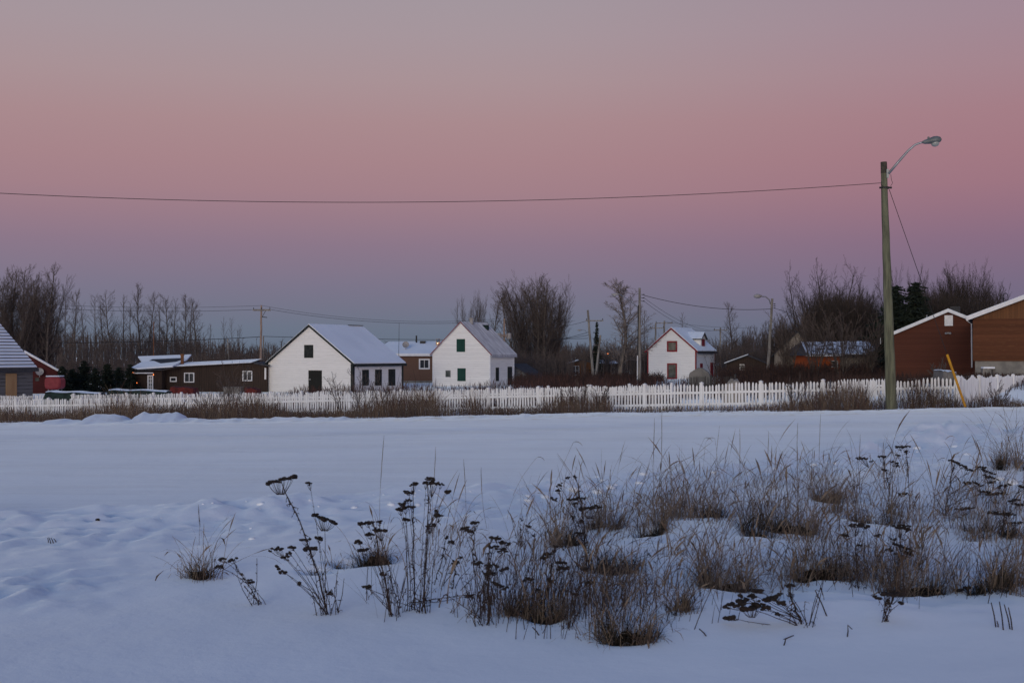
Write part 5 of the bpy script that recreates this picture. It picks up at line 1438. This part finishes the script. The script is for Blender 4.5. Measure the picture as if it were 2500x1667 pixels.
b = MB(); b.prism([(X0,zr_),(ap,zr_+(ap-X0)*sB),(ap,zr_+(ap-X0)*sB+.12),(X0,zr_+.12)], -.5, 10.5); b.prism([(ap,zr_+(ap-X0)*sB),(13+.6,zr_),(13+.6,zr_+.12),(ap,zr_+(ap-X0)*sB+.12)], -.5, 10.5); rf = b.build('roof', M['dark_roof'], bb)
b = MB(); b.prism([(X0,zr_+.125),(ap,zr_+(ap-X0)*sB+.125),(ap,zr_+(ap-X0)*sB+.18),(X0,zr_+.18)], -.5, 10.4); b.build('roof_snow', M['roof_snow'], rf)
b = MB(); b.prism([(X0,zr_-.08),(ap,zr_+(ap-X0)*sB-.08),(ap,zr_+(ap-X0)*sB+.15),(X0,zr_+.15)], -.55, -.503); b.build('bargeboard', M['white_trim'], bb)
b = MB(); b.box(.12, 11, .1, 9.9, -.8, Zb(881)-.003); b.build('foundation', M['concrete'], bb)
b = MB(); q = V((Xb(2455), 1.0, Zq(2455,730)))
b.tube([q+V((-.1,0,-.6)), q+V((-.1,0,.15))], .025, 6); b.tube([q+V((.14*math.cos(t*.45)-.0, 0, .28*math.sin(t*.45)+.1)) for t in range(15)], .025, 6); b.tube([q+V((-.3,0,-.25)), q+V((.12,0,-.2))], .02, 5); b.build('roof_antenna', M['dark_iron'], bb)
# snowy bench by the foundation
bn = empty('bench', P(2412, 909, 70), 0, 'low wooden bench capped with snow before the concrete foundation', 'bench'); bn.location.z = gz(bn.location.x, 70)
tpz = z_at(899.5, 70)-bn.location.z; hw = 15*70/F
b = MB(); b.box(-hw,hw,-.2,.2,tpz-.06,tpz); b.build('seat', M['pole_grey'], bn)
b = MB(); b.box(-hw+.02,hw-.02,-.18,.18,tpz+.003,tpz+.09); b.build('snow_cap', M['roof_snow'], bn)
for sx in (-.85,.85):
    b = MB(); b.box(sx*hw-.05,sx*hw+.05,-.15,.15,-.2,tpz-.063); b.build('leg', M['pole_grey'], bn)
pile(2290, 2330, 66, 904, .5, 'tarp_grey', 'covered_pile', 'small grey snow dusted heap under the brown gable behind the fence', 'covered heap', seed=9)

# grey arched shelter and gravel mound
sx_ = empty('tarp_shelter', P(1707, 945, 84), -R(10), 'grey round shouldered tarp shelter before the red trimmed house', 'shelter'); sx_.location.z = gz(sx_.location.x, 84)-.1
k84 = 84/F; H_ = z_at(898, 84)-sx_.location.z; W_ = 25*k84
b = MB(); b.prism([(-W_,0),(W_,0),(W_,H_*.72),(W_*.9,H_*.82),(W_*.25,H_),(-W_*.15,H_),(-W_*.9,H_*.82),(-W_,H_*.72)], 0, 1.8); b.build('cover', M['tarp_grey'], sx_)
for q in (-.45,.3):
    b = MB(); b.box(W_*q-.015,W_*q+.015,-.02,-.003,.05,H_*.9); b.build('seam', M['tarp_grey'], sx_)
mb = MB(); rk = random.Random(3); xg = (1792-1250)/F*60
mb.ball((xg,60,gz(xg,60)-.1), .56, .5, z_at(924,60)-gz(xg,60)+.1, 22, 12, .05, rk)
tag(mb.build('gravel_mound', M['rock'], smooth=True), 'pale rounded gravel mound just behind the white pickets', 'mound')

# ------------------------------------------------------------------ poles, lamps, wires
def pole_thing(label, cat, top, base, D, r0, r1, m, name='utility_pole', group=None, wob=.02, seed=0, n=10, dark_top=None):
    t = P(top[0], top[1], D); bx = P(base[0], base[1], D); zb = gz(bx.x, D)-.15
    bx.z = zb
    rng = random.Random(seed+5)
    root = empty(name, bx, 0, label, cat, group)
    T = t-bx
    pts = [T*(i/n) + V((rng.uniform(-wob,wob) if 0 < i < n else 0, 0, 0)) for i in range(n+1)]
    rr = [r0+(r1-r0)*(i/n)*1.0 for i in range(n+1)]
    b = MB(); b.tube(pts, rr, 12); b.build('pole', M[m], root, False)
    return root, bx, T
def lp(root, px, py, D): return P(px, py, D)-V(root.location)
# main street lamp
DM = 42.0
root, bx, T = pole_thing('tall greenish wooden street lamp pole standing nearest at the right roadside', 'street lamp', (2157.5,396), (2177,985), DM, .185, .098, 'pole_green', 'street_lamp', wob=.012, seed=2, n=14)
b = MB(); q = T*.955; b.tube([q, T+V((0,0,.004))], [.106,.101], 14); b.build('pole_cap', M['pole_top'], root)
b = MB()
q0 = lp(root, 2166, 423, DM); 
arm = [lp(root,2166,426,DM), lp(root,2190,397,DM), lp(root,2212,371,DM), lp(root,2228,357,DM), lp(root,2238,353.5,DM), lp(root,2250,351,DM)]
for i, p in enumerate(arm): p.y -= .12+.05*i
b.tube(arm, [.045,.042,.038,.034,.032,.030], 10); b.build('arm', M['metal'], root, True)
b = MB(); q = lp(root,2164.5,424,DM); b.box(q.x-.035,q.x+.035,q.y-.14,q.y-.10,q.z-.16,q.z+.13); b.build('bracket', M['lamp_glass'], root)
# cobra head
hc = lp(root, 2262, 350, DM); hc.y -= .4; k = DM/F
hd = MB()
hd.M = Matrix.Translation(hc) @ Matrix.Rotation(R(-8), 4, 'Y')
rings = [(-.26,.045,.04,0),(-.18,.085,.07,.0),(-.02,.12,.095,.01),(.10,.15,.12,.02),(.22,.155,.115,.02),(.31,.12,.085,.015),(.35,.05,.04,.01)]
vs = []; fs = []; n = 14
for (x, ry, rz_, zo_) in rings:
    for kk in range(n):
        g = 2*math.pi*kk/n; vs.append((x, math.cos(g)*ry, zo_+math.sin(g)*rz_))
for i in range(len(rings)-1):
    for kk in range(n): fs.append((i*n+kk, i*n+(kk+1)%n, (i+1)*n+(kk+1)%n, (i+1)*n+kk))
fs += [tuple(range(n-1,-1,-1)), tuple(range((len(rings)-1)*n, len(rings)*n))]
hd.add(vs, fs); head = hd.build('lamp_head', M['lamp_head'], root, True)
b = MB(); b.M = hd.M; b.ball((.14,0,-.09), .135, .12, .11, 12, 8); b.build('lamp_glass', M['lamp_glass'], head, True)
b = MB(); b.M = hd.M; b.tube([(-.05,0,.09),(-.05,0,.15)], .035, 8); b.build('photocell', M['lamp_head'], head)
b = MB(); q = lp(root, 2161, 459, DM); b.tube([q+V((0,0,-.035)), q+V((0,0,.035))], .125, 12); b.tube([q+V((-.20,-.05,0)), q+V((.20,-.05,0))], .035, 6); b.build('collar', M['dark_iron'], root)
b = MB(); b.tube([lp(root,2171,427,DM)+V((.02,-.1,0)), lp(root,2174,440,DM)+V((0,-.1,0)), lp(root,2177,448,DM)+V((0,-.1,0)), lp(root,2172,456,DM)+V((0,-.1,0))], .008, 5)
b.tube([lp(root,2149,445,DM)+V((0,-.1,0)), lp(root,2149,452,DM)+V((0,-.1,0)), lp(root,2155,458,DM)+V((0,-.1,0))], .008, 5); b.build('cable_loop', M['wire'], root)
b = MB(); q = lp(root, 2164, 838, DM); b.tube([q+V((-.19,0,-.02)), q+V((-.19,0,.18))], .015, 6); b.build('bolt', M['metal'], root)

def wire(pts, r, label, group=None):
    b = MB(); b.tube(pts, r, 5)
    return tag(b.build('overhead_wire', M['wire']), label, 'wire', group)
pts = []
for i in range(41):
    px = 2150 + (-420-2150)*i/40
    py = 472+.0507*px-2.9e-5*px*px
    pts.append(P(px, py, DM-.1+(36-DM)*i/40))
wire(pts, .010, 'long sagging overhead wire from the street lamp pole across the whole pink sky')
g0 = P(2171, 463, DM); g1 = P(2361, 982, 41.2); g1.z = gz(g1.x, 41.2)-.1
gy = empty('guy_wire', g1, 0, 'guy wire from the street lamp pole with a slanting yellow guard at its foot', 'guy wire')
b = MB(); b.tube([V((0,0,0)), g0-g1], .011, 6); b.build('cable', M['wire'], gy)
dv = (g0-g1).normalized(); Lg = (P(2316, 864, 41.4)-g1).length
b = MB(); b.tube([dv*.15, dv*Lg], .040, 10); b.build('guard', M['yellow'], gy)

# tan pole left of the big white house
root, bx, T = pole_thing('tan utility pole with a crossarm left of the big white house', 'utility pole', (638,745), (636,905), 150, .16, .10, 'pole_tan', seed=3)
b = MB(); q = lp(root, 639, 757, 150); b.box(q.x-1.0,q.x+1.05,q.y-.17,q.y-.05,q.z-.10,q.z+.10); b.build('crossarm', M['pole_grey'], root)
for sx in (-.93,.0,.97):
    b = MB(); b.tube([q+V((sx,-.1,.07)), q+V((sx,-.1,.3))], [.05,.035], 8); b.build('insulator', M['dark_iron'], root)
b = MB(); b.tube([q+V((.5,-.06,-.02)), q+V((.08,-.06,-.75))], .03, 5); b.tube([lp(root,640,773.5,150), lp(root,652,775,150)], .05, 6); b.build('brace', M['dark_iron'], root)
root, bx, T = pole_thing('shorter thin pole just right of the tan crossarm pole', 'utility pole', (643,820), (645,905), 165, .11, .08, 'pole_grey', seed=4)
root, bx, T = pole_thing('thin greyish pole among the saplings behind the dark brown house', 'utility pole', (556,826), (562,905), 160, .10, .07, 'pole_grey', seed=14)
# transformer pole behind the green shuttered house
root, bx, T = pole_thing('pole carrying two pale transformer cans and a cross bracket behind the green shuttered house', 'utility pole', (1231,778), (1231,925), 158, .14, .10, 'pole_tan', seed=5)
q = lp(root, 1231, 820, 158)
for sx in (-.62,.62):
    b = MB(); b.tube([q+V((sx,-.2,-.35)), q+V((sx,-.2,.28)), q+V((sx,-.2,.36))], [.24,.24,.12], 12); b.build('transformer', M['dish'], root, False)
b = MB()
for sg in (-1,1):
    b.tube([q+V((-.45,-.42,sg*.26)), q+V((.0,-.42,0)), q+V((.45,-.42,-sg*.26))], .045, 6)
b.box(q.x-.5,q.x+.5,q.y-.4,q.y-.1,q.z-.04,q.z+.04)
b.build('bracket', M['pole_tan'], root)
# leaning pole pair
root, bx, T = pole_thing('leaning grey pole with a crossarm and a small lamp left of the spruce', 'utility pole', (1435,757), (1449,935), 140, .15, .11, 'pole_grey', seed=6)
q = lp(root, 1452, 783, 140); b = MB(); b.box(q.x-.98,q.x+.92,q.y-.25,q.y-.15,q.z-.06,q.z+.06); b.build('crossarm', M['pole_grey'], root)
for sx in (-.9,.85):
    b = MB(); b.tube([q+V((sx,-.2,.06)), q+V((sx,-.2,.25))], .04, 6); b.build('insulator', M['dark_iron'], root)
b = MB(); b.tube([lp(root,1437,813,140), lp(root,1427,806,140), lp(root,1418,805,140)], .03, 6); b.build('arm', M['metal'], root)
b = MB(); p = lp(root,1414.5,806,140); b.ball(p, .24, .14, .09, 8, 6); b.build('lamp_head', M['dish'], root)
root, bx, T = pole_thing('short strut pole leaning against the crossarm pole near the spruce', 'utility pole', (1466,818), (1453,935), 139, .13, .10, 'pole_grey', seed=7)
# tall lamp pole in the middle
DT = 105
root, bx, T = pole_thing('tall grey lamp pole left of the red trimmed house with pale conduit', 'street lamp', (1561.5,703), (1561.5,938), DT, .135, .095, 'pole_grey', 'street_lamp', seed=8, wob=.01)
b = MB(); b.tube([lp(root,1555.5,940,DT)+V((0,-.16,0)), lp(root,1556,868,DT)+V((0,-.16,0))], .042, 8); b.build('conduit_guard', M['white_trim'], root)
b = MB(); b.tube([lp(root,1556,868,DT)+V((0,-.16,0)), lp(root,1558,745,DT)+V((0,-.12,0))], .038, 8); b.build('conduit', M['dark_iron'], root)
b = MB(); b.tube([lp(root,1559,752,DT), lp(root,1535,733,DT)+V((0,-.4,0)), lp(root,1515,722,DT)+V((0,-.8,0)), lp(root,1508,720,DT)+V((0,-.9,0))], [.045,.04,.035,.03], 8); b.build('arm', M['metal'], root)
b = MB(); p = lp(root,1500,720,DT)+V((0,-1,0)); b.ball(p, .36, .16, .10, 12, 8); lh_ = b.build('lamp_head', M['dish'], root, True)
b = MB(); b.ball(p+V((-.08,0,-.07)), .17, .12, .09, 10, 6); b.build('lamp_glass', M['lamp_glass'], lh_, True)
for py in (719,727,735):
    b = MB(); q = lp(root,1566,py,DT); b.tube([q, q+V((.16,0,-.02))], .03, 6); b.ball(q+V((.2,0,.0)), .055, nu=6, nv=4); b.build('insulator', M['dark_iron'], root)
# leaning lamp pole
DL = 110
root, bx, T = pole_thing('leaning grey lamp pole with a gooseneck lamp right of the red trimmed house', 'street lamp', (1885.5,729), (1873,935), DL, .15, .10, 'pole_grey', 'street_lamp', seed=9, wob=.015)
b = MB(); b.tube([lp(root,1881,742,DL), lp(root,1877,732,DL)+V((0,-.2,0)), lp(root,1868,725,DL)+V((0,-.3,0)), lp(root,1856,724,DL)+V((0,-.4,0))], .05, 8); b.build('arm', M['metal'], root)
b = MB(); p = lp(root,1847,723.5,DL)+V((0,-.45,0)); b.ball(p, .34, .24, .19, 12, 8); b.tube([p+V((.2,0,.02)), p+V((.38,0,.03))], [.09,.05], 8); lh_ = b.build('lamp_head', M['dish'], root, True)
b = MB(); b.ball(p+V((-.06,0,-.1)), .17, .14, .10, 10, 6); b.build('lamp_glass', M['lamp_glass'], lh_, True)
for py in (742,747,752):
    b = MB(); q = lp(root,1888,py,DL); b.tube([q, q+V((.1,0,0))], .025, 6); b.ball(q+V((.13,0,0)), .055, nu=6, nv=4); b.build('insulator', M['dark_iron'], root)
# crossarm poles over the red trimmed house
for (px, top, xa, ya, lab) in ((1622,783,(1600,1642),789,'right one of two far crossarm poles above the red trimmed house'),(1601,788,(1586,1621),801,'left one of two far crossarm poles above the red trimmed house'),(1759,800,(1742,1776),806,'far pale crossarm pole right of the roof dormer')):
    Dq = 185
    root, bx, T = pole_thing(lab, 'utility pole', (px,top), (px-2,915), Dq, .15, .11, 'pole_grey', seed=px, group='far crossarm poles')
    a = lp(root, xa[0], ya, Dq); c2 = lp(root, xa[1], ya, Dq)
    b = MB(); b.box(a.x,c2.x,a.y-.2,a.y-.1,a.z-.06,a.z+.06); b.build('crossarm', M['pole_grey'], root)
    for q in (a+V((.1,-.15,0)), c2+V((-.1,-.15,0))):
        b = MB(); b.tube([q, q+V((0,0,.28))], .05, 6); b.build('insulator', M['dark_iron'], root)
def sag(a, b2, s, n=16):
    return [a.lerp(b2, i/n)+V((0,0,-4*s*(i/n)*(1-i/n))) for i in range(n+1)]
wire(sag(P(1572,721,DT), P(1884,754,DL), .45), .022, 'dark wire from the tall lamp pole to the leaning lamp pole')
wire(sag(P(1890,752,DL), P(2010,775,125), .2), .018, 'wire running right from the leaning lamp pole into the bare trees')
wire(sag(P(1572,727,DT), P(1760,806,185), .9), .014, 'upper thin wire from the tall lamp pole to the far crossarm pole', 'thin wires right of the tall lamp pole')
wire(sag(P(1572,735,DT), P(1742,806,185), .9), .014, 'lower thin wire from the tall lamp pole to the far crossarm pole', 'thin wires right of the tall lamp pole')
wire(sag(P(620,756,150), P(-60,738,170), .6, 24), .020, 'wire from the left end of the tan pole crossarm above the bare row', 'far wires')
wire(sag(P(638,746,150), P(-60,730,172), .6, 24), .016, 'top wire running left from the head of the tan pole', 'far wires')
wire(sag(P(662,756,150), P(1231,782,158), .9, 24), .020, 'wire from the right end of the tan pole crossarm to the transformer pole', 'far wires')
wire(sag(P(640,746,150), P(1230,777,158), 1.0, 24), .016, 'top wire running right from the head of the tan pole', 'far wires')
wire(sag(P(637,822,150), P(60,836,165), .25, 20), .035, 'thick lower wire running left from the tan pole', 'far wires')
wire(sag(P(643,821,165), P(1435,826,175), .3, 20), .030, 'thick lower wire passing behind the two white houses', 'far wires')
wire(sag(P(1240,800,160), P(1431,784,140), .5, 16), .018, 'wire from the transformer pole to the leaning crossarm pole', 'far wires')
wire(sag(P(1310,838,190), P(1437,811,141), .15, 12), .025, 'dark wire left of the leaning crossarm pole', 'far wires')
wire(sag(P(1300,832,190), P(1437,818,141), .15, 12), .025, 'second dark wire left of the leaning crossarm pole', 'far wires')
wire(sag(P(1622,785,185), P(1850,800,190), .3, 12), .016, 'faint wire between the far crossarm poles', 'far wires')

# ------------------------------------------------------------------ camera, light, sky
cam = bpy.data.cameras.new('camera'); co = bpy.data.objects.new('camera', cam); COL.objects.link(co)
cam.sensor_width = 36; cam.lens = F/2500*36; cam.shift_y = 31.5/2500
cam.clip_start = .05; cam.clip_end = 5000
co.location = (0,0,EYE); co.rotation_euler = (R(90),0,0)
cam.dof.use_dof = True; cam.dof.focus_distance = 60; cam.dof.aperture_fstop = 9
scene.camera = co

SUN_AZ = V((-.22,-.97,0)).normalized(); SUN_EL = 5
sd = V((SUN_AZ.x*math.cos(R(SUN_EL)), SUN_AZ.y*math.cos(R(SUN_EL)), math.sin(R(SUN_EL))))
sl_ = bpy.data.lights.new('sun', 'SUN'); so = bpy.data.objects.new('sun', sl_); COL.objects.link(so)
sl_.energy = 1.25; sl_.angle = R(25); sl_.color = (1.0,.90,.80)
so.rotation_euler = (-sd).to_track_quat('-Z','Y').to_euler(); so.location = (-20,-40,30)

wd = bpy.data.worlds.new('World'); scene.world = wd; wd.use_nodes = True
nt = wd.node_tree; bg = nt.nodes['Background']
tc = nt.nodes.new('ShaderNodeTexCoord'); sp = nt.nodes.new('ShaderNodeSeparateXYZ'); nt.links.new(tc.outputs['Generated'], sp.inputs[0])
def s2l(c): 
    c = c/255.0
    return c/12.92 if c <= .04045 else ((c+.055)/1.055)**2.4
def ramp(stops, val):
    r_ = nt.nodes.new('ShaderNodeValToRGB'); nt.links.new(val, r_.inputs[0]); cr = r_.color_ramp; cr.interpolation = 'B_SPLINE' if False else 'LINEAR'
    while len(cr.elements) > 1: cr.elements.remove(cr.elements[-1])
    cr.elements[0].position = stops[0][0]; cr.elements[0].color = (*stops[0][1],1)
    for p_, c_ in stops[1:]:
        e_ = cr.elements.new(p_); e_.color = (*c_,1)
    return r_.outputs[0]
def rgb(*c): return tuple(s2l(v) for v in c)
EAST = [(0.0,rgb(98,112,130)),(.0207,rgb(106,116,135)),(.0525,rgb(121,116,138)),(.084,rgb(137,117,137)),(.105,rgb(150,121,136)),(.125,rgb(160,126,136)),(.147,rgb(165,130,137)),(.176,rgb(168,136,141)),(.207,rgb(168,144,149)),(.24,rgb(165,148,155)),(.266,rgb(162,149,157)),(.36,rgb(130,136,155)),(.55,rgb(80,110,152)),(1.0,rgb(68,103,156))]
WEST = [(0.0,(1.5,.85,.42)),(.06,(1.35,.95,.60)),(.16,(.95,.85,.70)),(.30,(.38,.45,.53)),(.5,(.09,.18,.32)),(1.0,rgb(68,103,156))]
east = ramp(EAST, sp.outputs[2]); west = ramp(WEST, sp.outputs[2])
dt = nt.nodes.new('ShaderNodeVectorMath'); dt.operation = 'DOT_PRODUCT'
nt.links.new(tc.outputs['Generated'], dt.inputs[0]); dt.inputs[1].default_value = SUN_AZ
f_ = ramp01(nt, dt.outputs['Value'], -.85, 1.0)
col = mixc(nt, f_, east, west)
fr_ = ramp01(nt, sp.outputs[0], -.05, .42)
tint = nt.nodes.new('ShaderNodeMix'); tint.data_type = 'RGBA'; tint.blend_type = 'MULTIPLY'
nt.links.new(fr_, tint.inputs[0]); nt.links.new(col, tint.inputs[6]); tint.inputs[7].default_value = (.93,.80,.88,1)
col = tint.outputs[2]
sky = nt.nodes.new('ShaderNodeTexSky'); sky.sky_type = 'NISHITA'; sky.sun_disc = False
sky.sun_elevation = R(1.0); sky.sun_rotation = math.atan2(SUN_AZ.x, SUN_AZ.y)
mx = nt.nodes.new('ShaderNodeMix'); mx.data_type = 'RGBA'; mx.blend_type = 'ADD'; mx.inputs[0].default_value = .006
nt.links.new(col, mx.inputs[6]); nt.links.new(sky.outputs[0], mx.inputs[7])
nt.links.new(mx.outputs[2], bg.inputs['Color']); bg.inputs['Strength'].default_value = 1.0

vs_ = scene.view_settings; vs_.view_transform = 'Standard'; vs_.look = 'None'; vs_.exposure = 0; vs_.gamma = 1
scene.display_settings.display_device = 'sRGB'
scene.render.film_transparent = False
scene.cycles.max_bounces = 5; scene.cycles.diffuse_bounces = 3
for key, pr in list(PROTO.items()):
    if not pr[2]:
        for ch in list(pr[0].children): bpy.data.objects.remove(ch)
        bpy.data.objects.remove(pr[0])
